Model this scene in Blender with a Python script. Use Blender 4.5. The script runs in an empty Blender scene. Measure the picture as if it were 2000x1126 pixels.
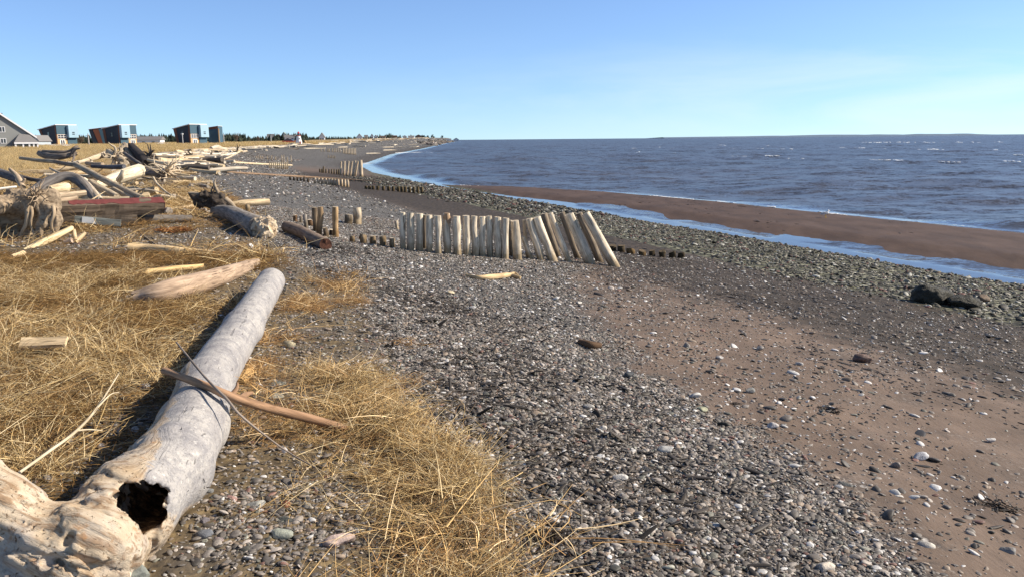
import bpy, bmesh, math, random
import numpy as np
from mathutils import Vector, Matrix, Euler
R = math.radians
scene = bpy.context.scene
SCOL = scene.collection
# =====================================================================
# CAMERA, SKY, SUN, EXPOSURE
# =====================================================================
# ---- camera model (photo pixels 2000 x 1126) ----
F_PX, PITCH, ROLL, CAM = 1570.0, math.radians(10.48), math.radians(-0.478), (0.0, 0.0, 1.65)
def cam_axes():
    f = np.array([0, math.cos(PITCH), -math.sin(PITCH)])
    r = np.array([1.0, 0, 0]); u = np.cross(r, f)
    c, s = math.cos(ROLL), math.sin(ROLL)
    return f, r*c + u*s, u*c - r*s
FW, RT, UP = cam_axes()
def ray(u, v):
    d = FW + RT*((u-1000)/F_PX) + UP*(-(v-563)/F_PX)
    return d
SHX = ([-40, 0, 18, 41, 61.5, 85, 110, 192, 306, 500, 800, 1300, 1800, 1900, 2100, 6000],
       [36, 19, 11.7, 2.6, -5.8, -14, -20, -28, -33.5, -45, -64, -90, -115, -135, -600, -4000])
WATER = -1.62
def shore_s(x, y):
    return 17.5 + (x - np.interp(y, *SHX))*0.928
# the sand bar narrows to a point as it runs along the shore
PROF = ([-400, -60, -20, -8, -3, -1, 0, 1, 2, 4, 8.5, 11, 15, 17.0, 18.6, 19.8, 21, 24.5, 26.9, 32, 60, 200],
        [0, 0, 0, 0, 0, -.01, -.03, -.10, -.22, -.50, -1.03, -1.23, -1.50, -1.62, -1.73, -1.62, -1.50, -1.49, -1.62, -2.2, -4, -6])
RISE = ([0, 8, 20, 60, 130, 240, 500, 1000, 1800, 6000], [0, .0, .05, .30, .55, .85, 2.2, 4.4, 6.0, 6.0])
def ground(x, y):
    x = np.asarray(x, float); y = np.asarray(y, float)
    s = shore_s(x, y)
    pz = np.interp(np.minimum(s, 17.5), *PROF)
    n0 = np.interp(y, [0, 20, 24, 30, 40, 47, 53, 57, 60], [19.8, 19.4, 18.9, 18.8, 18.7, 17.8, 17.2, 17.1, 17.6]); f0 = np.interp(y, [0, 27, 35, 42, 49.4, 56, 60, 61], [26.4, 26.1, 25.6, 25.3, 24.1, 21.0, 17.9, 17.6])
    mid = (n0+f0)/2; hw = np.maximum((f0-n0)/2, .01); q = (s-mid)/hw
    bar = WATER+.14*np.clip(hw/2.5, 0, 1)*np.clip((1-np.abs(q))*3.0, -1.0, 1)
    sea = np.maximum(WATER-np.maximum(s-17.2, 0)*.1, -6)
    chan = np.where(s < 16.8, pz, np.maximum(WATER-(s-16.9)*.16, WATER-.14))
    t60 = np.clip((61-y)/1.5, 0, 1)
    z = np.where((s > 15.6) & (y < 61), np.maximum(np.where(s < mid, chan, -9), bar), pz)
    z = np.where((s > mid) & (y < 61), np.maximum(bar-np.maximum(s-f0, 0)*.05, -5), z)
    z = np.where((y >= 61) & (s > 17.2), sea, z)
    k = np.clip((9-s)/14, 0, 1); k = k*k*(3-2*k)
    lim = .60+np.clip((s+70)/45, 0, 1)*9          # the plain behind the beach ridge stays low
    return z + np.minimum(np.interp(y, *RISE), lim)*k
def hit(u, v, h=0.0):
    d = ray(u, v); c = np.array(CAM)
    t = np.geomspace(1.2, 6000, 6000)
    p = c[None]+d[None]*t[:, None]
    below = p[:, 2] < np.maximum(ground(p[:, 0], p[:, 1]), WATER) + h
    if not below.any(): return None
    i = int(np.argmax(below)); a, b = t[max(i-1, 0)], t[i]
    for _ in range(30):
        m = (a+b)/2; q = c+d*m
        if q[2] < max(float(ground(q[0], q[1])), WATER)+h: b = m
        else: a = m
    return c+d*b
def at(u, v, Y):
    d = ray(u, v); c = np.array(CAM); return c+d*((Y-c[1])/d[1])
def proj(p):
    q = np.asarray(p, float)-np.array(CAM); z = q@FW
    return 1000+F_PX*(q@RT)/z, 563-F_PX*(q@UP)/z

SUN_ELEV, SUN_AZ = 35.0, 85.0          # azimuth clockwise from +Y (view direction): sun stands to the right
cd = bpy.data.cameras.new("camera"); cam = bpy.data.objects.new("camera", cd); SCOL.objects.link(cam)
cd.sensor_width = 36.0; cd.lens = 36.0*F_PX/2000.0; cd.clip_start = .05; cd.clip_end = 60000
m = Matrix(((RT[0], UP[0], -FW[0], CAM[0]), (RT[1], UP[1], -FW[1], CAM[1]), (RT[2], UP[2], -FW[2], CAM[2]), (0, 0, 0, 1)))
cam.matrix_world = m
scene.camera = cam
sv = Vector((math.sin(R(SUN_AZ))*math.cos(R(SUN_ELEV)), math.cos(R(SUN_AZ))*math.cos(R(SUN_ELEV)), math.sin(R(SUN_ELEV))))
sd = bpy.data.lights.new("sun", 'SUN'); sd.energy = 5.0; sd.angle = R(.5); sd.color = (1.0, .89, .74)
so = bpy.data.objects.new("sun", sd); SCOL.objects.link(so)
so.rotation_euler = sv.to_track_quat('Z', 'Y').to_euler(); so.location = (60, -10, 60)
world = bpy.data.worlds.new("World"); scene.world = world; world.use_nodes = True
wt = world.node_tree; wt.nodes.clear()
def wn(t, **k):
    n = wt.nodes.new(t)
    for a, b in k.items(): setattr(n, a, b)
    return n
sky = wn('ShaderNodeTexSky', sky_type='NISHITA', sun_disc=False, sun_elevation=R(SUN_ELEV), sun_rotation=R(SUN_AZ), altitude=0, air_density=1.0, dust_density=.25, ozone_density=2.2)
tc = wn('ShaderNodeTexCoord'); sep = wn('ShaderNodeSeparateXYZ')
wt.links.new(tc.outputs['Generated'], sep.inputs[0])
def wmath(op, a, b=None, c=None, clamp=False):
    n = wn('ShaderNodeMath', operation=op, use_clamp=clamp)
    for i, x in enumerate((a, b, c)):
        if x is None: continue
        if isinstance(x, (int, float)): n.inputs[i].default_value = x
        else: wt.links.new(x, n.inputs[i])
    return n.outputs[0]
# the low band of sky is deep blue a few degrees up: sample the sky model a little higher than the true elevation
z2 = wmath('MULTIPLY_ADD', wmath('MAXIMUM', sep.outputs[2], 0.0), 1.12, .055)
cmb = wn('ShaderNodeCombineXYZ')
wt.links.new(sep.outputs[0], cmb.inputs[0]); wt.links.new(sep.outputs[1], cmb.inputs[1]); wt.links.new(z2, cmb.inputs[2])
nrm = wn('ShaderNodeVectorMath', operation='NORMALIZE'); wt.links.new(cmb.outputs[0], nrm.inputs[0]); wt.links.new(nrm.outputs[0], sky.inputs[0])
# thin streaks of high cloud low over the sea
mp = wn('ShaderNodeMapping'); mp.inputs['Scale'].default_value = (2.4, 2.4, 15.0); mp.inputs['Location'].default_value = (.7, .2, .3)
wt.links.new(tc.outputs['Generated'], mp.inputs[0])
nz = wn('ShaderNodeTexNoise'); nz.inputs['Scale'].default_value = 1.3; nz.inputs['Detail'].default_value = 7; nz.inputs['Roughness'].default_value = .58; nz.inputs['Distortion'].default_value = .4
wt.links.new(mp.outputs[0], nz.inputs[0])
rp = wn('ShaderNodeMapRange'); rp.inputs[1].default_value = .40; rp.inputs[2].default_value = .70; wt.links.new(nz.outputs[0], rp.inputs[0])
band = wmath('MULTIPLY', wmath('SUBTRACT', 1.0, wmath('ABSOLUTE', wmath('MULTIPLY', wmath('SUBTRACT', sep.outputs[2], .045), 12.0)), None, True), 0.55, None, True)
east = wmath('MULTIPLY_ADD', sep.outputs[0], 1.6, .35, True)
cf = wmath('MULTIPLY', wmath('MULTIPLY', rp.outputs[0], band), east, None, True)
mxc = wn('ShaderNodeMix', data_type='RGBA'); wt.links.new(cf, mxc.inputs['Factor'])
hs = wn('ShaderNodeHueSaturation'); hs.inputs['Saturation'].default_value = .98; hs.inputs['Hue'].default_value = .503
# the sky within some 20 degrees of the horizon is brighter and bluer than the dome above it
lb = wn('ShaderNodeMapRange', interpolation_type='SMOOTHSTEP'); wt.links.new(sep.outputs[2], lb.inputs[0]); lb.inputs[1].default_value = .20; lb.inputs[2].default_value = .42; lb.inputs[3].default_value = 1.0; lb.inputs[4].default_value = 0.0
tm = wn('ShaderNodeMix', data_type='RGBA'); wt.links.new(lb.outputs[0], tm.inputs['Factor']); tm.inputs['A'].default_value = (1, 1, 1, 1); tm.inputs['B'].default_value = (1.05, 1.25, 1.50, 1)
mu = wn('ShaderNodeMix', data_type='RGBA', blend_type='MULTIPLY'); mu.inputs['Factor'].default_value = 1.0; wt.links.new(sky.outputs[0], mu.inputs['A']); wt.links.new(tm.outputs['Result'], mu.inputs['B'])
wt.links.new(mu.outputs['Result'], hs.inputs['Color'])
wt.links.new(hs.outputs[0], mxc.inputs['A']); mxc.inputs['B'].default_value = (7.6, 8.4, 9.3, 1)
bg = wn('ShaderNodeBackground'); bg.inputs[1].default_value = .085
wo = wn('ShaderNodeOutputWorld'); wt.links.new(mxc.outputs['Result'], bg.inputs[0]); wt.links.new(bg.outputs[0], wo.inputs[0])
vs = scene.view_settings; vs.view_transform = 'Standard'; vs.look = 'None'; vs.exposure = 0.55; vs.gamma = 1.0
scene.cycles.max_bounces = 6; scene.cycles.diffuse_bounces = 3; scene.cycles.glossy_bounces = 3

# =====================================================================
# HELPERS
# =====================================================================
rng = np.random.default_rng(7); random.seed(7)
def _h(ix, iy, iz, s):
    n = (ix.astype(np.int64)*374761393 + iy.astype(np.int64)*668265263 + iz.astype(np.int64)*2147483647 + s*974711) & 0xffffffff
    n = ((n ^ (n >> 13))*1274126177) & 0xffffffff
    n = ((n ^ (n >> 16))*2246822519) & 0xffffffff
    return ((n ^ (n >> 15)) & 0xffff)/65535.0
def vnoise(p, s=0):
    p = np.asarray(p, float); i = np.floor(p); f = p-i; f = f*f*f*(f*(f*6-15)+10); i = i.astype(np.int64)
    x, y, z = i[..., 0], i[..., 1], i[..., 2]; a, b, c = f[..., 0], f[..., 1], f[..., 2]
    r = 0
    for dx in (0, 1):
        for dy in (0, 1):
            for dz in (0, 1):
                r = r + _h(x+dx, y+dy, z+dz, s)*(a if dx else 1-a)*(b if dy else 1-b)*(c if dz else 1-c)
    return r*2-1
def fbm(p, o=4, s=0, rough=.5):
    p = np.asarray(p, float); r = 0; a = 1; t = 0
    for k in range(o):
        r = r + a*vnoise(p*2.03**k, s+k); t += a; a *= rough
    return r/t
def fbm2(x, y, sc, o=4, s=0): return fbm(np.stack([x*sc, y*sc, np.zeros_like(x)+.37], -1), o, s)
def sstep(a, b, x):
    t = np.clip((x-a)/(b-a), 0, 1); return t*t*(3-2*t)

def mesh_np(name, V, Q=None, T=None, attrs=None, smooth=True):
    """fast mesh from numpy vertices, quads and triangles"""
    V = np.asarray(V, np.float32); me = bpy.data.meshes.new(name)
    parts = []
    if Q is not None and len(Q): parts.append(np.asarray(Q, np.int32))
    if T is not None and len(T): parts.append(np.asarray(T, np.int32))
    me.vertices.add(len(V)); me.vertices.foreach_set('co', V.ravel())
    if parts:
        li = np.concatenate([p.ravel() for p in parts]); n = np.concatenate([np.full(len(p), p.shape[1], np.int32) for p in parts])
        me.loops.add(len(li)); me.loops.foreach_set('vertex_index', li)
        me.polygons.add(len(n)); st = np.concatenate([[0], np.cumsum(n)[:-1]]).astype(np.int32)
        me.polygons.foreach_set('loop_start', st); me.polygons.foreach_set('loop_total', n)
        me.polygons.foreach_set('use_smooth', np.full(len(n), bool(smooth)))
    for k, a in (attrs or {}).items():
        a = np.asarray(a, np.float32)
        if a.ndim == 1: me.attributes.new(k, 'FLOAT', 'POINT').data.foreach_set('value', a)
        elif a.shape[1] == 3: me.attributes.new(k, 'FLOAT_VECTOR', 'POINT').data.foreach_set('vector', a.ravel())
        else: me.attributes.new(k, 'FLOAT_COLOR', 'POINT').data.foreach_set('color', a.ravel())
    me.update(calc_edges=True); me.validate()
    return me
def link(name, me, mat=None, parent=None, loc=(0, 0, 0), color=None):
    o = bpy.data.objects.new(name, me); SCOL.objects.link(o)
    if mat is not None:
        if isinstance(mat, (list, tuple)):
            for x in mat: me.materials.append(x)
        else: me.materials.append(mat)
    o.location = loc
    if parent is not None: o.parent = parent
    if color is not None: o.color = (*color, 1)
    return o
def tag(o, label=None, cat=None, group=None, kind=None):
    if label: o['label'] = label
    if cat: o['category'] = cat
    if group: o['group'] = group
    if kind: o['kind'] = kind
    return o
def empty(name, loc, rz=0, label=None, cat=None, group=None):
    o = bpy.data.objects.new(name, None); SCOL.objects.link(o); o.location = loc; o.rotation_euler = (0, 0, rz); o.empty_display_size = .2
    return tag(o, label, cat, group)
ORD = "first second third fourth fifth sixth seventh eighth ninth tenth eleventh twelfth thirteenth fourteenth fifteenth sixteenth seventeenth eighteenth nineteenth twentieth".split()

class MB:
    """collects shapes; build() links them as ONE mesh object"""
    def __init__(s): s.v, s.q, s.t, s.g, s.n = [], [], [], [], 0
    def add(s, V, Q=None, T=None, G=None):
        V = np.asarray(V, float)
        if Q is not None and len(Q): s.q.append(np.asarray(Q, int)+s.n)
        if T is not None and len(T): s.t.append(np.asarray(T, int)+s.n)
        s.v.append(V); s.g.append(V if G is None else np.asarray(G, float)); s.n += len(V)
    def box(s, c, d, rz=0, M=None):
        a = np.array([[x, y, z] for x in (-.5, .5) for y in (-.5, .5) for z in (-.5, .5)])*np.array(d)
        if rz: a = a @ np.array([[math.cos(rz), math.sin(rz), 0], [-math.sin(rz), math.cos(rz), 0], [0, 0, 1]])
        if M is not None: a = a @ np.asarray(M).T
        s.add(a+np.array(c), Q=[[0, 1, 3, 2], [4, 6, 7, 5], [0, 4, 5, 1], [2, 3, 7, 6], [0, 2, 6, 4], [1, 5, 7, 3]])
    def prism(s, poly, ext):
        """poly: list of 3-D points of one face (convex), ext: extrusion vector"""
        P = np.array(poly, float); n = len(P); V = np.concatenate([P, P+np.array(ext)])
        T = [[0, i+1, i] for i in range(1, n-1)]+[[n, n+i, n+i+1] for i in range(1, n-1)]
        s.add(V, Q=[[i, (i+1) % n, n+(i+1) % n, n+i] for i in range(n)], T=T)
    def build(s, name, mat, parent=None, loc=(0, 0, 0), smooth=False, color=None, bevel=0):
        loc = np.array(loc, float); V = np.concatenate(s.v)
        sub = loc if parent is None else np.zeros(3)
        me = mesh_np(name, V-sub, np.concatenate(s.q) if s.q else None, np.concatenate(s.t) if s.t else None, {'gco': np.concatenate(s.g)}, smooth)
        if not smooth:
            bm = bmesh.new(); bm.from_mesh(me); bmesh.ops.recalc_face_normals(bm, faces=bm.faces)
            if bevel: bmesh.ops.bevel(bm, geom=bm.edges[:], offset=bevel, segments=2, affect='EDGES', clamp_overlap=True)
            bm.to_mesh(me); bm.free()
        return link(name, me, mat, parent, loc, color)

def catmull(P, n):
    P = np.asarray(P, float)
    if len(P) < 3 or n < 2:
        t = np.linspace(0, len(P)-1, (len(P)-1)*max(n, 1)+1); i = np.minimum(t.astype(int), len(P)-2); f = (t-i)[:, None]
        return P[i]*(1-f)+P[i+1]*f
    Q = np.concatenate([[2*P[0]-P[1]], P, [2*P[-1]-P[-2]]]); out = []
    for i in range(len(P)-1):
        a, b, c, d = Q[i:i+4]
        for k in range(n):
            t = k/n; out.append(.5*((2*b)+(-a+c)*t+(2*a-5*b+4*c-d)*t*t+(-a+3*b-3*c+d)*t**3))
    out.append(P[-1]); return np.array(out)
def tube(mb, P, Rd, sides=12, sub=5, amp=.10, seed=0, jag=0.0, capmb=None, tip=False, nsc=None, squash=1.0):
    """a tapering noisy limb along path P with radii Rd; ends closed; gco runs along the grain"""
    P = np.asarray(P, float); Rd = np.asarray(Rd, float)
    C = catmull(np.concatenate([P, Rd[:, None]], 1), sub); P, Rd = C[:, :3], np.maximum(C[:, 3], 1e-4); n = len(P)
    T = np.gradient(P, axis=0); T /= np.linalg.norm(T, axis=1)[:, None]+1e-9
    ref = np.array([0, 0, 1.0]) if abs(T[0, 2]) < .9 else np.array([1.0, 0, 0])
    N = np.cross(T[0], ref); N /= np.linalg.norm(N); NN = [N]
    for i in range(1, n):
        N = N-T[i]*(N@T[i]); N /= np.linalg.norm(N); NN.append(N)
    NN = np.array(NN); BB = np.cross(T, NN)
    L = np.concatenate([[0], np.cumsum(np.linalg.norm(np.diff(P, axis=0), axis=1))]); rm = Rd.mean()
    a = np.linspace(0, 2*math.pi, sides, endpoint=False)
    ca, sa = np.cos(a)[None], np.sin(a)[None]
    k = nsc or 1.3
    G = np.stack([np.repeat(ca, n, 0)*k, np.repeat(sa, n, 0)*k, np.repeat(L[:, None], sides, 1)/(rm*5)], -1)+seed*3.17
    rr = Rd[:, None]*(1+amp*fbm(G, 3, seed)+amp*.8*fbm(G*np.array([2.6, 2.6, .5]), 2, seed+5))
    off = np.zeros((n, sides))
    if jag:
        off[0] = -rng.random(sides)*jag*rm; off[-1] = rng.random(sides)*jag*rm
    V = P[:, None]+NN[:, None]*(rr*ca)[..., None]+BB[:, None]*(rr*sa)[..., None]*squash+T[:, None]*off[..., None]
    gc = np.stack([np.repeat(ca, n, 0)*Rd[:, None], np.repeat(sa, n, 0)*Rd[:, None], np.repeat(L[:, None], sides, 1)*.13], -1)+seed*1.7
    i = np.arange(n-1)[:, None]*sides; j = np.arange(sides)[None]; j2 = (j+1) % sides
    Q = np.stack([i+j, i+j2, i+sides+j2, i+sides+j], -1).reshape(-1, 4)
    mb.add(V.reshape(-1, 3), Q=Q, G=gc.reshape(-1, 3))
    for e, ring in ((0, V[0]), (n-1, V[-1])):
        c = ring.mean(0)+T[e]*(.15*Rd[e]*(1 if e else -1) if tip else -.06*Rd[e]*(1 if e else -1)); g = np.concatenate([gc[e], [gc[e].mean(0)]])
        g2 = g*np.array([1.0, 1.0, 1.0]); mid = (ring+c)/2+rng.normal(0, .05*Rd[e], (sides, 3)); gm = (gc[e]+g[-1])/2
        VV = np.concatenate([ring, mid, [c]]); k1 = np.arange(sides); k2 = (k1+1) % sides
        q = np.stack([k1, sides+k1, sides+k2, k2], 1); t = np.stack([sides+k1, np.full(sides, 2*sides), sides+k2], 1)
        if e: q = q[:, ::-1]; t = t[:, ::-1]
        (capmb if (capmb is not None and e) else mb).add(VV, Q=q, T=t, G=np.concatenate([gc[e], gm, g[-1:]]))

def surface_nets(F, o, h):
    S = F < 0; nx, ny, nz = F.shape; acc = np.zeros((nx-1, ny-1, nz-1, 3)); cnt = np.zeros((nx-1, ny-1, nz-1))
    cs = [(a, b, c) for a in (0, 1) for b in (0, 1) for c in (0, 1)]
    def sl(A, d): return A[d[0]:nx-1+d[0], d[1]:ny-1+d[1], d[2]:nz-1+d[2]]
    for p in cs:
        for ax in range(3):
            if p[ax]: continue
            q = list(p); q[ax] = 1
            fa, fb = sl(F, p), sl(F, q); mk = sl(S, p) != sl(S, q); t = np.where(mk, fa/np.where(mk, fa-fb, 1), 0)
            for k in range(3): acc[..., k] += np.where(mk, p[k]+(t if k == ax else 0), 0)
            cnt += mk
    act = cnt > 0; idx = -np.ones(act.shape, int); idx[act] = np.arange(act.sum())
    ijk = np.argwhere(act); V = (ijk+acc[act]/cnt[act][:, None])*h+o; Q = []
    for ax in range(3):
        u, w = (ax+1) % 3, (ax+2) % 3
        A = np.moveaxis(S, (ax, u, w), (0, 1, 2)); I = np.moveaxis(idx, (ax, u, w), (0, 1, 2))
        d = A[:-1, 1:-1, 1:-1] != A[1:, 1:-1, 1:-1]; fl = A[:-1, 1:-1, 1:-1][d]
        e = np.argwhere(d); a, b, c = e.T
        q = np.stack([I[a, b, c], I[a, b+1, c], I[a, b+1, c+1], I[a, b, c+1]], 1)
        q[~fl] = q[~fl][:, ::-1]; Q.append(q)
    Q = np.concatenate(Q); return V, Q[(Q >= 0).all(1)]
def sd_cap(p, a, b, ra, rb):
    a = np.asarray(a, float); b = np.asarray(b, float); d = b-a; t = np.clip(((p-a)@d)/max(d@d, 1e-9), 0, 1)
    return np.linalg.norm(p-a-t[..., None]*d, axis=-1)-(ra+(rb-ra)*t)
def sdf_caps(caps, h, k=.05, carve=(), noise=None, pad=.06, ck=.02):
    pts = np.array([c[0] for c in caps]+[c[1] for c in caps]); rm = max(max(c[2], c[3]) for c in caps)
    lo = pts.min(0)-rm-pad; hi = pts.max(0)+rm+pad; n = np.ceil((hi-lo)/h).astype(int)+1
    def ev(g, full=True):
        F = None
        for c in caps:
            d = sd_cap(g, *c[:4])
            if F is None: F = d
            else:
                hh = np.clip(.5+.5*(d-F)/k, 0, 1); F = d*(1-hh)+F*hh-k*hh*(1-hh)
        if not full:
            for c in carve: F = np.maximum(F, -sd_cap(g, *c[:4]))
            return F
        if noise is not None: F = F+noise(g)
        for c in carve:
            d = -(sd_cap(g, *c[:4])+(c[4](g) if len(c) > 4 else 0)); hh = np.clip(.5-.5*(d-F)/-ck, 0, 1)
            F = np.maximum(F, d)
        return F
    B = 6; nb = np.ceil(n/B).astype(int); n = nb*B                       # evaluate only the blocks near the surface
    cg = np.stack(np.meshgrid(*[lo[i]+(np.arange(nb[i])*B+(B-1)/2)*h for i in range(3)], indexing='ij'), -1)
    Fc = ev(cg.reshape(-1, 3), False).reshape(nb); F = np.where(Fc > 0, 1.0, -1.0)
    for ax in range(3): F = np.repeat(F, B, ax)
    ii = np.argwhere(np.abs(Fc) < B*h*.87+.075)
    o_ = np.stack(np.meshgrid(*[np.arange(B)]*3, indexing='ij'), -1).reshape(-1, 3)
    P = (ii[:, None]*B+o_[None]).reshape(-1, 3); F[P[:, 0], P[:, 1], P[:, 2]] = ev(lo+P*h)
    return surface_nets(F, lo, h)
def axis_gco(V, a, b, k=.13):
    a = np.asarray(a, float); d = np.asarray(b, float)-a; d /= np.linalg.norm(d); t = (V-a)@d
    return (V-a)-d*(t*(1-k))[..., None]

# pixel of the photograph -> point of the place (only used to survey where things stand)
def wp(u, v, rp=0.0, Y=None, sink=.85):
    if Y is not None:
        p = at(u, v, Y); return p, rp*(FW@(p-np.array(CAM)))/F_PX
    p = hit(u, v); r = rp*(FW@(p-np.array(CAM)))/F_PX
    for _ in range(3):
        p = hit(u, v, r*sink); r = rp*(FW@(p-np.array(CAM)))/F_PX
    return p, r
def gz(x, y): return float(ground(x, y))
# =====================================================================
# MATERIALS
# =====================================================================
class N:
    """small node-building helper"""
    def __init__(s, name):
        s.m = bpy.data.materials.new(name); s.m.use_nodes = True; s.t = s.m.node_tree; s.t.nodes.clear()
        s.out = s.t.nodes.new('ShaderNodeOutputMaterial'); s.p = s.t.nodes.new('ShaderNodeBsdfPrincipled')
        s.t.links.new(s.p.outputs[0], s.out.inputs[0])
    def n(s, t, **k):
        x = s.t.nodes.new(t)
        for a, b in k.items(): setattr(x, a, b)
        return x
    def set(s, sock, v):
        if isinstance(v, bpy.types.NodeSocket): s.t.links.new(v, sock)
        elif isinstance(v, tuple) and sock.type == 'RGBA': sock.default_value = (*v[:3], 1)
        else: sock.default_value = v
    def pos(s): return s.n('ShaderNodeNewGeometry').outputs['Position']
    def attr(s, name, typ='GEOMETRY', out='Vector'): return s.n('ShaderNodeAttribute', attribute_name=name, attribute_type=typ).outputs[out]
    def objcol(s): return s.n('ShaderNodeObjectInfo').outputs['Color']
    def objrand(s): return s.n('ShaderNodeObjectInfo').outputs['Random']
    def map(s, vec, scale=(1, 1, 1), loc=(0, 0, 0), rot=(0, 0, 0)):
        x = s.n('ShaderNodeMapping'); s.set(x.inputs[0], vec); x.inputs['Scale'].default_value = scale; x.inputs['Location'].default_value = loc; x.inputs['Rotation'].default_value = rot
        return x.outputs[0]
    def noise(s, vec, scale=5, detail=4, rough=.55, dist=0, out=0):
        x = s.n('ShaderNodeTexNoise'); s.set(x.inputs['Vector'], vec)
        for k, v in (('Scale', scale), ('Detail', detail), ('Roughness', rough), ('Distortion', dist)): x.inputs[k].default_value = v
        return x.outputs[out]
    def voro(s, vec, scale=5, feature='F1', rnd=1.0):
        x = s.n('ShaderNodeTexVoronoi', feature=feature); s.set(x.inputs['Vector'], vec); x.inputs['Scale'].default_value = scale; x.inputs['Randomness'].default_value = rnd
        return x.outputs
    def ramp(s, fac, stops, interp='LINEAR'):
        x = s.n('ShaderNodeValToRGB'); x.color_ramp.interpolation = interp; e = x.color_ramp.elements
        while len(e) < len(stops): e.new(.5)
        for i, (p, c) in enumerate(stops):
            e[i].position = p; e[i].color = (*(c if isinstance(c, tuple) else (c, c, c)), 1)
        s.set(x.inputs[0], fac); return x.outputs[0]
    def range(s, v, a, b, c=0.0, d=1.0, smooth=True):
        x = s.n('ShaderNodeMapRange', interpolation_type='SMOOTHSTEP' if smooth else 'LINEAR'); s.set(x.inputs[0], v)
        for i, q in enumerate((a, b, c, d)): x.inputs[i+1].default_value = q
        return x.outputs[0]
    def mix(s, f, a, b, mode='MIX'):
        x = s.n('ShaderNodeMix', data_type='RGBA', blend_type=mode); s.set(x.inputs['Factor'], f); s.set(x.inputs['A'], a); s.set(x.inputs['B'], b); return x.outputs['Result']
    def math(s, op, a, b=None, c=None, clamp=False):
        x = s.n('ShaderNodeMath', operation=op, use_clamp=clamp)
        for i, q in enumerate((a, b, c)):
            if q is not None: s.set(x.inputs[i], q)
        return x.outputs[0]
    def bump(s, h, strength=.5, dist=.01, nrm=None):
        x = s.n('ShaderNodeBump'); s.set(x.inputs['Height'], h); s.set(x.inputs['Strength'], strength); x.inputs['Distance'].default_value = dist
        if nrm is not None: s.set(x.inputs['Normal'], nrm)
        return x.outputs[0]
    def fin(s, col=None, rough=.8, nrm=None, spec=.3):
        if col is not None: s.set(s.p.inputs['Base Color'], col)
        s.set(s.p.inputs['Roughness'], rough); s.p.inputs['Specular IOR Level'].default_value = spec
        if nrm is not None: s.set(s.p.inputs['Normal'], nrm)
        return s.m

def mat_wood(name='driftwood', crack=.75, gs=1.0, blot=.35, foot=False):
    b = N(name); g = b.attr('gco'); t = b.objcol()
    n1 = b.noise(g, 26*gs, 6, .62, .25); n2 = b.noise(g, 7*gs, 4, .55); n3 = b.noise(b.pos(), 9*gs, 5, .65)
    c = b.mix(b.range(n1, .32, .68), b.mix(1.0, t, (.66, .63, .60), 'MULTIPLY'), b.mix(1.0, t, (1.38, 1.36, 1.32), 'MULTIPLY'))
    c = b.mix(b.math('MULTIPLY', b.range(n2, .50, .72), blot), c, b.mix(1.0, t, (.62, .64, .68), 'MULTIPLY'))
    ck = b.noise(b.map(g, (1, 1, .35)), 48*gs, 3, .5, .3)
    ckm = b.math('MULTIPLY', b.range(ck, .63, .70), crack)
    c = b.mix(ckm, c, b.mix(1.0, t, (.16, .13, .11), 'MULTIPLY'))
    c = b.mix(b.math('MULTIPLY', b.range(n3, .60, .78), .5), c, b.mix(1.0, t, (.48, .36, .26), 'MULTIPLY'))
    if foot:                                                             # damp, weedy foot of a driven post
        oz = b.n('ShaderNodeSeparateXYZ'); b.set(oz.inputs[0], b.n('ShaderNodeTexCoord').outputs['Object'])
        ft = b.range(b.math('ADD', oz.outputs[2], b.math('MULTIPLY', b.math('SUBTRACT', n3, .5), .5)), .30, .02); c = b.mix(b.math('MULTIPLY', ft, .75), c, b.mix(1.0, t, (.36, .29, .18), 'MULTIPLY'))
    hgt = b.math('SUBTRACT', b.math('MULTIPLY', n1, .5), ckm)
    return b.fin(c, .85, b.bump(hgt, .8, .012), .2)
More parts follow.
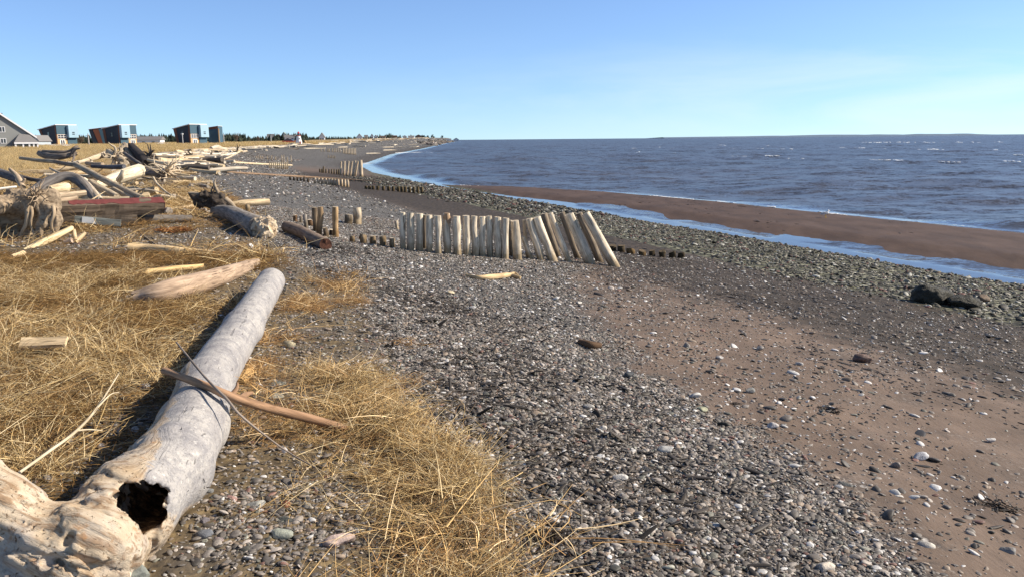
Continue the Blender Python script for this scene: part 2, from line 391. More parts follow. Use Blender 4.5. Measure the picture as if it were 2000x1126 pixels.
def mat_hero():
    """weathered trunk skin, gnawed cream root wood and rotten heartwood, blended where the log shows them"""
    b = N('bleached_trunk'); g = b.attr('gco'); P = b.pos()
    n1 = b.noise(g, 22, 7, .66, .3); n2 = b.noise(P, 5.5, 5, .6); n3 = b.noise(b.map(g, (1, 1, 2.2)), 55, 4, .7); n4 = b.noise(P, 95, 3, .7)
    c = b.ramp(n2, [(.25, (.23, .218, .22)), (.45, (.34, .322, .312)), (.62, (.44, .415, .385)), (.8, (.33, .312, .30))])
    c = b.mix(b.math('MULTIPLY', b.range(n1, .50, .70), .65), c, (.22, .212, .22))
    c = b.mix(b.math('MULTIPLY', b.range(n3, .60, .72), .8), c, (.135, .128, .132))
    c = b.mix(b.math('MULTIPLY', b.range(b.noise(P, 16, 6, .75), .48, .62), .62), c, (.205, .198, .205))
    c = b.mix(b.math('MULTIPLY', b.range(n4, .54, .66), .6), c, (.15, .14, .138))
    c = b.mix(b.math('MULTIPLY', b.range(b.noise(P, 38, 4, .6), .60, .70), .55), c, (.64, .61, .56))
    ckk = b.range(b.noise(b.map(g, (1, 1, .16)), 30, 3, .55, .25), .655, .69); c = b.mix(b.math('MULTIPLY', ckk, .55), c, (.12, .113, .112))
    r1 = b.noise(g, 34, 7, .68, .4); r3 = b.noise(P, 60, 4, .7, .3); pit = b.range(r3, .60, .68)
    r = b.ramp(n2, [(.3, (.43, .32, .205)), (.5, (.54, .44, .32)), (.7, (.60, .52, .42))])
    r = b.mix(b.math('MULTIPLY', b.range(r1, .48, .62), .8), r, (.27, .165, .09)); r = b.mix(b.math('MULTIPLY', b.range(b.noise(P, 4, 3, .6), .5, .66), .55), r, (.36, .33, .31)); r = b.mix(b.math('MULTIPLY', pit, .85), r, (.17, .10, .055))
    r = b.mix(b.math('MULTIPLY', b.range(b.noise(P, 14, 4, .6), .60, .74), .7), r, (.42, .20, .07))
    k1 = b.noise(g, 40, 7, .7, .5); k2 = b.noise(P, 24, 5, .7)
    k = b.ramp(k1, [(.3, (.035, .02, .012)), (.5, (.13, .075, .035)), (.68, (.40, .26, .12))]); k = b.mix(b.range(k2, .45, .65), k, (.03, .018, .012))
    en = b.math('MULTIPLY', b.math('SUBTRACT', b.noise(P, 26, 5, .7), .5), .9)
    mr = b.range(b.math('ADD', b.attr('m_root', 'GEOMETRY', 'Fac'), en), .38, .62); mk = b.range(b.math('ADD', b.attr('m_rot', 'GEOMETRY', 'Fac'), en), .40, .60)
    c = b.mix(mk, b.mix(mr, c, r), k)
    h0 = b.math('SUBTRACT', b.math('ADD', b.math('MULTIPLY', n1, .6), b.math('MULTIPLY', n4, .3)), ckk); h1 = b.math('SUBTRACT', b.math('MULTIPLY', r1, 1.2), b.math('MULTIPLY', pit, 1.0)); h2 = b.math('MULTIPLY', b.math('ADD', k1, k2), 1.6)
    h = b.mix(mk, b.mix(mr, h0, h1), h2)
    return b.fin(c, .8, b.bump(h, .8, .014), .2)
def mat_root():
    b = N('chewed_root_wood'); g = b.attr('gco'); P = b.pos()
    n1 = b.noise(g, 34, 7, .68, .4); n2 = b.noise(P, 6, 4, .6); n3 = b.noise(P, 22, 4, .7, .3)
    c = b.ramp(n2, [(.3, (.52, .37, .22)), (.5, (.66, .53, .37)), (.7, (.72, .61, .48))])
    c = b.mix(b.math('MULTIPLY', b.range(n1, .54, .68), .6), c, (.36, .21, .11)); pit = b.range(n3, .55, .66); c = b.mix(b.math('MULTIPLY', pit, .85), c, (.20, .11, .055))
    return b.fin(c, .85, b.bump(b.math('SUBTRACT', n1, b.math('MULTIPLY', pit, .7)), .9, .03), .2)
def mat_rock():
    b = N('rock'); P = b.pos(); t = b.objcol()
    n1 = b.noise(P, 14, 6, .65); n2 = b.noise(P, 70, 4, .7)
    c = b.mix(b.range(n1, .35, .65), b.mix(1.0, t, (.62, .62, .64), 'MULTIPLY'), b.mix(1.0, t, (1.2, 1.18, 1.12), 'MULTIPLY'))
    c = b.mix(b.math('MULTIPLY', b.range(n2, .58, .7), .5), c, b.mix(1.0, t, (.45, .44, .42), 'MULTIPLY'))
    return b.fin(c, .7, b.bump(b.math('ADD', n1, b.math('MULTIPLY', n2, .4)), .6, .02), .35)
def mat_boulder():
    b = N('algae_boulder'); P = b.pos()
    n1 = b.noise(P, 5, 6, .65); n2 = b.noise(P, 26, 5, .7)
    c = b.ramp(n1, [(.3, (.022, .021, .016)), (.55, (.05, .046, .032)), (.75, (.10, .09, .06))])
    c = b.mix(b.math('MULTIPLY', b.range(n2, .5, .68), .7), c, (.035, .035, .026))
    return b.fin(c, .65, b.bump(b.math('ADD', n1, n2), .9, .05), .35)
def mat_pebble():
    b = N('pebble'); c = b.attr('col', 'INSTANCER', 'Color'); P = b.pos()
    n = b.noise(P, 160, 3, .6); c = b.mix(b.range(n, .35, .7), b.mix(1.0, c, (.72, .72, .74), 'MULTIPLY'), b.mix(1.0, c, (1.2, 1.2, 1.18), 'MULTIPLY'))
    return b.fin(c, .62, None, .4)
def mat_straw():
    b = N('straw'); c = b.attr('bc', 'GEOMETRY', 'Color'); t = b.attr('col', 'INSTANCER', 'Color')
    return b.fin(b.mix(1.0, c, t, 'MULTIPLY'), .85, None, .08)
def plain(name, col, rough=.7, nsc=6.0, var=.18, spec=.3, metal=0.0, bumpd=0):
    b = N(name); n = b.noise(b.pos(), nsc, 5, .6)
    c = b.mix(n, tuple(x*(1-var) for x in col), tuple(min(x*(1+var), 1) for x in col))
    b.p.inputs['Metallic'].default_value = metal
    return b.fin(c, rough, b.bump(n, .4, bumpd) if bumpd else None, spec)

def mat_ground():
    b = N('beach_ground'); P = b.pos(); A = lambda k: b.attr(k, 'GEOMETRY', 'Fac')
    grav, sand, grass, weed, cob, bar, far = (A(k) for k in ('w_grav', 'w_sand', 'w_grass', 'w_weed', 'w_cob', 'w_bar', 'w_far'))
    edge = b.noise(P, 3.0, 6, .65); edge2 = b.noise(P, 14, 4, .6)
    e = b.math('ADD', b.math('MULTIPLY', b.math('SUBTRACT', edge, .5), .9), b.math('MULTIPLY', b.math('SUBTRACT', edge2, .5), .5))
    def th(w): return b.range(b.math('ADD', w, e), .35, .65)
    # gravel: small stones drawn as cells
    v1 = b.voro(P, 46); v2 = b.voro(b.map(P, (1, 1, 1), (3.3, 1.7, 0)), 17)
    rnd = b.n('ShaderNodeSeparateColor'); b.set(rnd.inputs[0], v1['Color']); rnd2 = b.n('ShaderNodeSeparateColor'); b.set(rnd2.inputs[0], v2['Color'])
    cg = b.ramp(rnd.outputs[0], [(0, (.040, .037, .034)), (.45, (.085, .079, .073)), (.75, (.145, .135, .122)), (.9, (.26, .245, .22)), (1, (.55, .53, .49))])
    big = b.math('MULTIPLY', b.range(rnd2.outputs[0], .80, .86), b.range(v2['Distance'], .40, .30))
    cg = b.mix(big, cg, b.ramp(rnd2.outputs[1], [(0, (.2, .2, .2)), (.6, (.42, .40, .36)), (1, (.68, .66, .62))]))
    cg = b.mix(b.math('MULTIPLY', b.range(v1['Distance'], .48, .68), .7), cg, (.025, .023, .022))
    patch = b.noise(b.map(P, (1, 1, 1), (0, 0, 0), (0, 0, R(22))), .55, 5, .6)
    cg = b.mix(b.math('MULTIPLY', b.range(patch, .50, .66), .45), cg, b.mix(1.0, cg, (.48, .45, .42), 'MULTIPLY'))
    # sand
    st = b.map(P, (3.4, 1.0, 1), (0, 0, 0), (0, 0, R(-22)))
    cs = b.ramp(b.noise(P, 1.3, 5, .6), [(.3, (.112, .080, .058)), (.5, (.156, .111, .081)), (.7, (.205, .148, .110))])
    cs = b.mix(b.math('MULTIPLY', b.range(b.noise(P, 220, 3, .7), .5, .75), .35), cs, (.11, .085, .07))
    sp = b.range(b.noise(st, 7.0, 5, .7), .60, .68)
    cs = b.mix(b.math('MULTIPLY', sp, .75), cs, (.06, .046, .036))
    cs = b.mix(b.math('MULTIPLY', b.range(b.noise(P, 34, 3, .6), .66, .72), .6), cs, (.22, .215, .21))
    cs = b.mix(b.math('MULTIPLY', b.range(b.noise(P, .9, 5, .65), .50, .66), .5), cs, b.mix(.5, cg, cs))
    cs = b.mix(b.math('MULTIPLY', b.range(b.noise(st, .8, 5, .65), .52, .70), .5), cs, (.085, .062, .048))
    # wrack and damp sand
    cw = b.ramp(b.noise(st, 2.6, 6, .68), [(.28, (.017, .013, .009)), (.5, (.045, .034, .024)), (.72, (.105, .08, .06))])
    # litter under the dry grass
    cl = b.ramp(b.noise(P, 18, 6, .7), [(.28, (.035, .027, .018)), (.48, (.11, .082, .048)), (.66, (.24, .175, .09)), (.85, (.36, .27, .14))])
    cl = b.mix(b.math('MULTIPLY', b.range(b.noise(P, 1.2, 4, .6), .52, .68), .55), cl, (.10, .092, .085))
    # cobbles with green weed
    v3 = b.voro(P, 9); r3 = b.n('ShaderNodeSeparateColor'); b.set(r3.inputs[0], v3['Color'])
    cc = b.ramp(r3.outputs[0], [(0, (.035, .036, .024)), (.4, (.08, .08, .05)), (.75, (.145, .142, .085)), (1, (.33, .32, .23))])
    cc = b.mix(b.math('MULTIPLY', b.range(v3['Distance'], .45, .70), .85), cc, (.02, .018, .014))
    # wet sand bar
    cb = b.ramp(b.noise(b.map(P, (2.4, 1, 1), (0, 0, 0), (0, 0, R(-22))), .5, 6, .62), [(.3, (.058, .035, .023)), (.5, (.086, .053, .036)), (.7, (.114, .072, .050))])
    cb = b.mix(b.math('MULTIPLY', b.range(b.noise(st, 1.8, 4, .7), .64, .70), .6), cb, (.045, .03, .024))
    # far plateau grass and far beach
    cf = b.ramp(b.noise(P, .12, 6, .65), [(.3, (.20, .135, .06)), (.5, (.32, .225, .105)), (.7, (.40, .29, .145))])
    c = cg
    c = b.mix(b.range(b.math('ADD', sand, b.math('MULTIPLY', e, 1.3)), .25, .75), c, cs); c = b.mix(b.range(b.math('ADD', weed, b.math('MULTIPLY', e, 1.6)), .15, .95), c, cw); c = b.mix(th(cob), c, cc); c = b.mix(bar, c, cb); c = b.mix(th(grass), c, cl); c = b.mix(th(far), c, cf)
    hs_ = b.math('MULTIPLY', v1['Distance'], -.8)
    h = b.math('MULTIPLY', hs_, b.math('SUBTRACT', 1.0, b.math('MAXIMUM', b.math('MAXIMUM', th(sand), bar), grass)))
    h = b.math('ADD', h, b.math('MULTIPLY', b.noise(st, 9, 5, .65), .8))
    rough = b.mix(bar, (.82, .82, .82), (.72, .72, .72))
    return b.fin(c, rough, b.bump(h, .7, .012), .25)
def mat_water():
    b = N('sea_water'); P = b.pos(); ch = b.attr('chop', 'GEOMETRY', 'Fac')
    # wind ripples on four scales tilt the surface directly, so far water keeps its chop
    tot = None
    for S, k, sx in ((.16, .28, .45), (.75, 1.0, .5), (2.9, 1.15, .6), (9.5, .95, .8)):
        x = b.n('ShaderNodeVectorMath', operation='SUBTRACT'); b.set(x.inputs[0], b.noise(b.map(P, (sx, 1.0, 1), (S, 0, 0), (0, 0, R(12))), S, 2.5, .55, .15, 1)); x.inputs[1].default_value = (.5, .5, .5)
        y = b.n('ShaderNodeVectorMath', operation='SCALE'); b.set(y.inputs[0], x.outputs[0]); y.inputs['Scale'].default_value = k
        if tot is None: tot = y.outputs[0]
        else:
            z = b.n('ShaderNodeVectorMath', operation='ADD'); b.set(z.inputs[0], tot); b.set(z.inputs[1], y.outputs[0]); tot = z.outputs[0]
    y = b.n('ShaderNodeVectorMath', operation='SCALE'); b.set(y.inputs[0], tot); b.set(y.inputs['Scale'], ch)
    y2 = b.n('ShaderNodeVectorMath', operation='MULTIPLY'); b.set(y2.inputs[0], y.outputs[0]); y2.inputs[1].default_value = (1, 1, 0)
    z = b.n('ShaderNodeVectorMath', operation='ADD'); b.set(z.inputs[0], b.n('ShaderNodeNewGeometry').outputs['Normal']); b.set(z.inputs[1], y2.outputs[0])
    nn = b.n('ShaderNodeVectorMath', operation='NORMALIZE'); b.set(nn.inputs[0], z.outputs[0])
    mud = b.noise(b.map(P, (.5, 1, 1)), .02, 5, .6)
    c = b.ramp(mud, [(.3, (.058, .068, .088)), (.7, (.070, .070, .086))])
    b.p.inputs['IOR'].default_value = 1.33
    return b.fin(c, b.math('MULTIPLY_ADD', ch, .24, .07), nn.outputs[0], .25)

M = dict(wood=mat_wood(), post=mat_wood('post_wood', .9, 1.0, .5, True), hero=mat_hero(), root=mat_root(), rock=mat_rock(), boulder=mat_boulder(), pebble=mat_pebble(), straw=mat_straw(), ground=mat_ground(), water=mat_water(),
    foam=plain('sea_foam', (.82, .84, .86), .6), snow=plain('old_snow', (.78, .80, .84), .6, .8), red=plain('flaking_red_paint', (.17, .045, .04), .75, 14, .4), white=plain('white_paint', (.72, .73, .72), .5, 3, .06),
    trim=plain('white_trim', (.78, .78, .78), .5, 3, .05), grey=plain('grey_siding', (.25, .255, .245), .7, .8, .1), navy=plain('navy_cladding', (.022, .030, .045), .6, .7, .15), slate=plain('slate_blue_cladding', (.055, .11, .15), .6, .7, .1),
    rust=plain('red_brown_cladding', (.16, .06, .035), .65, .8, .2), oak=plain('pale_wood_cladding', (.60, .38, .18), .6, 2, .15), glass=plain('dark_glass', (.03, .035, .045), .08, 2, .1, .6), roof=plain('grey_shingle', (.20, .19, .185), .8, 3, .2),
    pane=plain('pale_panel', (.34, .50, .60), .4, 1, .05), tree=None, metal=plain('grey_metal', (.35, .35, .36), .45, 3, .1, .5), redroof=plain('red_enamel', (.45, .03, .03), .45, 3, .1), black=plain('black_paint', (.02, .02, .02), .5), bird=plain('white_feathers', (.80, .80, .78), .7, 20, .05), wing=plain('grey_feathers', (.42, .43, .45), .7, 20, .08), beak=plain('yellow_beak', (.6, .38, .05), .5), kelp=plain('brown_seaweed', (.035, .024, .015), .5, 20, .4), orange=plain('rusty_seaweed', (.26, .10, .03), .7, 20, .4),
    tyre=plain('black_rubber', (.02, .02, .02), .8))
def mat_tree():
    b = N('conifer_needles'); P = b.pos(); c = b.ramp(b.noise(P, .35, 4, .6), [(.3, (.020, .028, .022)), (.6, (.045, .055, .038)), (.8, (.085, .075, .05))])
    return b.fin(c, .9, None, .1)
def mat_twig():
    b = N('bare_twigs'); return b.fin(b.ramp(b.noise(b.pos(), 2, 3, .6), [(.3, (.12, .09, .07)), (.7, (.24, .185, .14))]), .9, None, .1)
M['tree'] = mat_tree(); M['twig'] = mat_twig()
# =====================================================================
# GROUND, WATER
# =====================================================================
SG = ([2, 3, 3.9, 4.4, 5.1, 6.2, 7.5, 10.2, 12, 22, 46, 100, 300, 900], [1.05, 1.05, 1.35, 1.25, 1.06, 1.35, 1.55, 1.87, 1.35, 1.0, -.4, -1.2, -3, -6])      # edge of the dry grass
SS = ([2, 3.4, 4.2, 5.4, 6.5, 7.5, 10.6, 14, 16, 20, 30, 60, 200], [2.6, 2.75, 3.05, 3.3, 3.5, 3.63, 4.6, 5.9, 7.2, 8.2, 7.6, 9, 8])                          # shingle gives way to sand
def zone(x, y):
    s = shore_s(x, y); sg = np.interp(y, *SG); ss = np.interp(y, *SS)
    grass = sstep(.35, -.35, s-sg)
    sand = sstep(-.9, 1.1, s-ss)*sstep(120, 60, y)
    weed = np.maximum(1.1*sstep(6.0, 9.3, s)*sstep(90, 60, y), .75*sand*sstep(8, 17, y)*sstep(90, 50, y))
    weed = np.maximum(weed, .85*sstep(.9, .2, np.abs(s-sg-.75))*sstep(14, 9, y))      # wrack line at the foot of the grass
    weed = np.maximum(weed, .56*sstep(60, 110, y)*sstep(10, 15, s))
    cob = sstep(11.4, 12.4, s)*sstep(70, 55, y)
    cob = np.maximum(cob, .6*sstep(14.5, 16, s)*sstep(120, 70, y))
    bar = sstep(17.3, 17.9, s)
    far = sstep(24, 50, y)*sstep(0.6, -1.0, s-sg)
    return s, sg, ss, grass, sand, weed, cob, bar, far
def build_ground():
    nA, nR = 760, 860
    an = np.linspace(R(-80), R(80), nA); ra = np.geomspace(1.3, 12000, nR)
    Rr, A = np.meshgrid(ra, an, indexing='ij'); x = Rr*np.sin(A); y = -3+Rr*np.cos(A)
    z = ground(x, y); s, sg, ss, grass, sand, weed, cob, bar, far = zone(x, y)
    near = sstep(60, 15, Rr)
    z = z + near*(.035*fbm2(x, y, .7, 4, 3) + .012*fbm2(x, y, 4, 3, 5)*(1-bar) + .018*fbm2(x, y, 11, 2, 9)*sstep(25, 10, Rr)*np.maximum(grass, 1-sand)*(1-bar))
    z = z + near*.03*cob*fbm2(x, y, 5, 3, 11)
    z = z + .05*fbm2(x, y, .35, 4, 21)*sstep(10, 14, s)*(1-.6*bar)*sstep(90, 40, y)             # uneven water edge
    z = z + .30*fbm2(x, y, .08, 4, 31)*far*sstep(40, 120, y)*sstep(1.0, -6, s)
    z = np.where(s < -25, z, z)
    V = np.stack([x, y, z], -1).reshape(-1, 3)
    i = np.arange(nR-1)[:, None]*nA; j = np.arange(nA-1)[None]
    Q = np.stack([i+j, i+j+nA, i+j+nA+1, i+j+1], -1).reshape(-1, 4)
    me = mesh_np('beach', V, Q=Q[:, ::-1], attrs=dict(w_grav=(1-sand).ravel(), w_sand=sand.ravel(), w_grass=grass.ravel(), w_weed=weed.ravel(), w_cob=cob.ravel(), w_bar=bar.ravel(), w_far=far.ravel()))
    return tag(link('beach', me, M['ground']), kind='structure')
build_ground()
def build_sea():
    nA, nR = 620, 900
    an = np.linspace(R(-25), R(88), nA); ra = np.geomspace(10, 40000, nR)
    Rr, A = np.meshgrid(ra, an, indexing='ij'); x = Rr*np.sin(A); y = Rr*np.cos(A)
    s = shore_s(x, y); r2 = np.random.default_rng(3)
    off = np.where(y < 61, s-np.interp(y, [0, 27, 35, 42, 49.4, 56, 60, 61], [26.4, 26.1, 25.6, 25.3, 24.1, 21.0, 18.2, 17.9]), s-17.8)
    calm = sstep(.3, 2.0, off)*.9+.10*sstep(2, 20, off); calm = np.maximum(calm, .22*sstep(17.6, 18.2, s)*(off < 0)*(fbm2(x, y, .5, 3, 91) > -.3)*1.6)
    cell = Rr*.0095; z = np.zeros_like(x); wind = R(200)
    for k in range(26):
        lam = 1.1*1.28**(k*.55)*(.9+.2*r2.random()); th = wind+r2.normal(0, .55); kx, ky = 2*math.pi/lam*math.cos(th-R(90)), 2*math.pi/lam*math.sin(th-R(90))
        z += .0085*lam**.72*np.sin(kx*x+ky*y+r2.random()*6.28)*sstep(.55, .28, cell/lam)
    z = z*np.minimum(calm, 1)*.8
    V = np.stack([x, y, WATER+z], -1).reshape(-1, 3); keep = (s > 15.2).reshape(-1)
    i = np.arange(nR-1)[:, None]*nA; j = np.arange(nA-1)[None]
    Q = np.stack([i+j, i+j+1, i+j+nA+1, i+j+nA], -1).reshape(-1, 4); Q = Q[keep[Q].all(1)]
    me = mesh_np('sea', V, Q=Q[:, ::-1], attrs=dict(chop=(.02+.95*calm).ravel()))
    bm = None
    return tag(link('sea', me, M['water']), kind='structure')
build_sea()
# low far coast across the bay, just above the horizon
def far_coast():
    mb = MB(); r2 = np.random.default_rng(5); xs = np.linspace(4500, 26000, 160)
    y = 24000-.02*xs; hgt = 26+60*np.clip(fbm(np.stack([xs/2500, xs*0, xs*0], -1), 4, 8)+.25, 0, 1)*sstep(4500, 9000, xs)
    V = np.concatenate([np.stack([xs, y, np.full_like(xs, -6)], -1), np.stack([xs, y+300, hgt], -1), np.stack([xs, y+4000, np.full_like(xs, -6)], -1)]); n = len(xs); k = np.arange(n-1)
    mb.add(V, Q=np.concatenate([np.stack([k, k+1, n+k+1, n+k], 1), np.stack([n+k, n+k+1, 2*n+k+1, 2*n+k], 1)]))
    return tag(mb.build('far_hills', plain('hazed_far_forest', (.16, .21, .28), .9, .002, .1, 0), smooth=True), kind='structure')  # blue haze of the distance is mixed into the forest colour
far_coast()

# =====================================================================
# SCATTERED STUFF: pebbles, cobbles, dry grass (points + geometry nodes)
# =====================================================================
def hidden_coll(name, objs_):
    c = bpy.data.collections.new(name)
    for o in objs_: c.objects.link(o)
    return c
def proto(name, me, mat):
    me.materials.append(mat); return bpy.data.objects.new(name, me)
def ico(sub):
    bm = bmesh.new(); bmesh.ops.create_icosphere(bm, subdivisions=sub, radius=1); V = np.array([v.co[:] for v in bm.verts]); T = np.array([[v.index for v in f.verts] for f in bm.faces]); bm.free(); return V, T
IV2, IT2 = ico(2); IV3, IT3 = ico(3); IV4, IT4 = ico(4)
def stone_shape(V, seed, flat=.42, ang=.35):
    r2 = np.random.default_rng(seed); P = V.copy()
    for _ in range(7):                                  # planed facets, then softened
        d = r2.normal(size=3); d /= np.linalg.norm(d); k = P@d; lim = r2.uniform(.5, .85); ov = np.maximum(k-lim, 0); P -= d*(ov*(.55+ang))[:, None]
    P *= (1+.10*fbm(P*1.6+seed*3.3, 3, seed))[:, None]
    return P*np.array([1, r2.uniform(.62, .9), flat*r2.uniform(.8, 1.2)])
peb = hidden_coll('pebble_shapes', [proto('pebble_shape', mesh_np('pebble', stone_shape(IV2, 40+k, .30, .35 if k % 2 else .05), T=IT2), M['pebble']) for k in range(8)])
def gn_scatter(name, P, rot, scl, idx, col, coll, label=None):
    me = mesh_np(name, P, attrs=dict(rot=rot, scl=scl, col=np.concatenate([col, np.ones((len(col), 1))], 1)))
    a = me.attributes.new('idx', 'INT', 'POINT'); a.data.foreach_set('value', idx.astype(np.int32))
    o = link(name, me); g = bpy.data.node_groups.new(name, 'GeometryNodeTree')
    g.interface.new_socket('Geometry', in_out='INPUT', socket_type='NodeSocketGeometry'); g.interface.new_socket('Geometry', in_out='OUTPUT', socket_type='NodeSocketGeometry')
    nn = g.nodes.new; gi, go = nn('NodeGroupInput'), nn('NodeGroupOutput'); ip = nn('GeometryNodeInstanceOnPoints'); ci = nn('GeometryNodeCollectionInfo')
    ci.inputs['Collection'].default_value = coll; ci.inputs['Separate Children'].default_value = True; ci.inputs['Reset Children'].default_value = True
    def na(nm, t):
        q = nn('GeometryNodeInputNamedAttribute'); q.data_type = t; q.inputs['Name'].default_value = nm; return [s for s in q.outputs if s.enabled and s.name == 'Attribute'][0]
    L = g.links.new
    L(gi.outputs[0], ip.inputs['Points']); L(ci.outputs[0], ip.inputs['Instance']); ip.inputs['Pick Instance'].default_value = True
    L(na('idx', 'INT'), ip.inputs['Instance Index']); L(na('rot', 'FLOAT_VECTOR'), ip.inputs['Rotation']); L(na('scl', 'FLOAT_VECTOR'), ip.inputs['Scale'])
    L(ip.outputs[0], go.inputs[0])
    md = o.modifiers.new('scatter', 'NODES'); md.node_group = g
    return tag(o, label, kind='stuff')
def proj_np(x, y, z):
    q = np.stack([x-CAM[0], y-CAM[1], z-CAM[2]], -1); d = q@FW
    return 1000+F_PX*(q@RT)/d, 563-F_PX*(q@UP)/d, d
def in_view(x, y, z, mx=380, my=260):
    u, v, d = proj_np(x, y, z); return (d > .3) & (u > -mx) & (u < 2000+mx) & (v < 1126+my)
def micro(x, y):
    near = sstep(60, 15, np.hypot(x, y+3)); s, sg, ss, grass, sand, weed, cob, bar, far = zone(x, y)
    z = ground(x, y)+near*(.035*fbm2(x, y, .7, 4, 3)+.012*fbm2(x, y, 4, 3, 5)*(1-bar)+.018*fbm2(x, y, 11, 2, 9)*sstep(25, 10, np.hypot(x, y+3))*np.maximum(grass, 1-sand)*(1-bar))
    return z + near*.03*cob*fbm2(x, y, 5, 3, 11) + .05*fbm2(x, y, .35, 4, 21)*sstep(10, 14, s)*(1-.6*bar)*sstep(90, 40, y) + .30*fbm2(x, y, .08, 4, 31)*far*sstep(40, 120, y)*sstep(1.0, -6, s)
def stone_cols(n, g, white=.055, warm=.12, dark=.138):
    v = g.lognormal(math.log(dark), .58, n).clip(.03, .42); c = np.stack([v*1.14, v*1.0, v*.86], 1)
    u = g.random(n); k = u < white; c[k] = g.uniform(.45, .75, k.sum())[:, None]*np.array([1, .97, .92])
    k = (u > .5) & (u < .5+warm); c[k] = g.uniform(.18, .36, k.sum())[:, None]*np.array([1, .78, .58])
    k = (u > .7) & (u < .78); c[k] = c[k]*np.array([.92, 1.02, .96])
    k = (u > .8) & (u < .825); c[k] = g.uniform(.14, .24, k.sum())[:, None]*np.array([1, .55, .42])
    return c
def sample(n, x0, x1, y0, y1, g, dens):
    x = g.uniform(x0, x1, n); y = g.uniform(y0, y1, n); k = g.random(n) < dens(x, y); x, y = x[k], y[k]; z = micro(x, y); k = in_view(x, y, z); return x[k], y[k], z[k]
def pebbles(name, x, y, z, size, g, cols, sink=.25, tilt=.28):
    n = len(x); P = np.stack([x, y, z+size*.5*(.5-sink)], 1)
    rot = np.stack([g.normal(0, tilt, n), g.normal(0, tilt, n), g.uniform(0, 6.283, n)], 1); scl = size[:, None]*g.uniform(.8, 1.2, (n, 3))
    return gn_scatter(name, P, rot, scl, g.integers(0, 8, n), cols, peb)
g = np.random.default_rng(11)
def d_grav(x, y):
    s, sg, ss, grass, sand, weed, cob, bar, far = zone(x, y); e = .5*fbm2(x, y, 1.1, 4, 41)
    w = sstep(-.45, .25, s-sg+.5*e)*(sstep(.35, -.25, s-ss+e)); w = np.maximum(w, .22*sstep(.3, -.2, s-sg)*sstep(-5.0, -.3, s)+.22*(s < sg)*sstep(8, 11, y)*sstep(20, 15, y))
    st = (s < sg)*sstep(-.1, .2, x+.45)*0
    bare = sstep(.55, .25, np.hypot((x+1.05)*1.0, (y-3.45)*.75))                       # bare stones beside the big log
    return np.maximum(np.maximum(w, st), .9*bare)
xs_, ys_, zs_ = [], [], []
x, y, z = sample(330000, -4.5, 4.2, 2.0, 9.0, g, d_grav); sz = g.lognormal(math.log(.0095), .50, len(x)).clip(.0045, .036)
pebbles('shingle', x, y, z, sz, g, stone_cols(len(x), g))
x, y, z = sample(190000, -9, 7, 9.0, 24, g, lambda x, y: d_grav(x, y)); sz = g.lognormal(math.log(.0145), .45, len(x)).clip(.008, .05)
pebbles('shingle', x, y, z, sz, g, stone_cols(len(x), g, .08))
x, y, z = sample(90000, -40, 9, 24, 120, g, lambda x, y: d_grav(x, y)*.5); sz = (g.lognormal(math.log(.04), .4, len(x)).clip(.02, .10))*(1+.008*(y-24))
pebbles('shingle', x, y, z, sz, g, stone_cols(len(x), g, .10))
# loose stones on the sand
def d_sand(x, y):
    s, sg, ss, grass, sand, weed, cob, bar, far = zone(x, y); cl = sstep(.0, .45, fbm2(x, y, .9, 4, 51)); near = sstep(2.4, .1, s-ss)
    up = sstep(5.5, 9, y); return sand*sstep(12.3, 11.3, s)*(.10+.55*cl+.75*near+.35*up)
x, y, z = sample(85000, 0, 11, 2.2, 20, g, d_sand); sz = g.lognormal(math.log(.0105), .60, len(x)).clip(.005, .06)
pebbles('stones_on_sand', x, y, z, sz, g, stone_cols(len(x), g, .12, .12, .13), .3)
def d_wr(x, y):
    s, sg, ss, grass, sand, weed, cob, bar, far = zone(x, y); a = R(22); st = fbm(np.stack([(x*math.cos(a)+y*math.sin(a))*1.5, (-x*math.sin(a)+y*math.cos(a))*.45, x*0], -1), 4, 55)
    return sand*sstep(12.3, 11, s)*(sstep(.02, .4, st)*.9+.10)*(.35+.65*sstep(4.5, 8, s))
x, y, z = sample(46000, 0, 12, 2.2, 26, g, d_wr); n = len(x); sz = g.lognormal(math.log(.016), .6, n).clip(.006, .07); v = g.uniform(.018, .07, n)
P = np.stack([x, y, z+.004], 1); rot = np.stack([g.normal(0, .1, n), g.normal(0, .1, n), g.normal(R(112), .5, n)], 1); scl = sz[:, None]*np.stack([g.uniform(.8, 2.2, n), g.uniform(.5, 1, n), g.uniform(.3, .8, n)], 1)
gn_scatter('seaweed_scraps', P, rot, scl, g.integers(0, 8, n), np.stack([v, v*.78, v*.60], 1), peb)
x, y, z = sample(30000, -3.5, 3.0, 2.2, 15, g, lambda x, y: np.maximum(sstep(.9, .3, np.abs(zone(x, y)[0]-zone(x, y)[1]-.55))*sstep(-.2, .3, fbm2(x, y, 1.2, 3, 57)), .9*sstep(2.3, 1.0, zone(x, y)[0]-zone(x, y)[1])*(zone(x, y)[0] > zone(x, y)[1])*sstep(-.08, .22, fbm2(x, y, .9, 4, 58))*sstep(3.6, 5, y))); n = len(x); sz = g.lognormal(math.log(.014), .5, n).clip(.006, .045); v = g.uniform(.028, .085, n)
gn_scatter('seaweed_scraps', np.stack([x, y, z+.014], 1), np.stack([g.normal(0, .3, n), g.normal(0, .3, n), g.uniform(0, 6.28, n)], 1), sz[:, None]*np.stack([g.uniform(1, 3, n), g.uniform(.4, .8, n), g.uniform(.3, .7, n)], 1), g.integers(0, 8, n), np.stack([v, v*.8, v*.6], 1), peb)
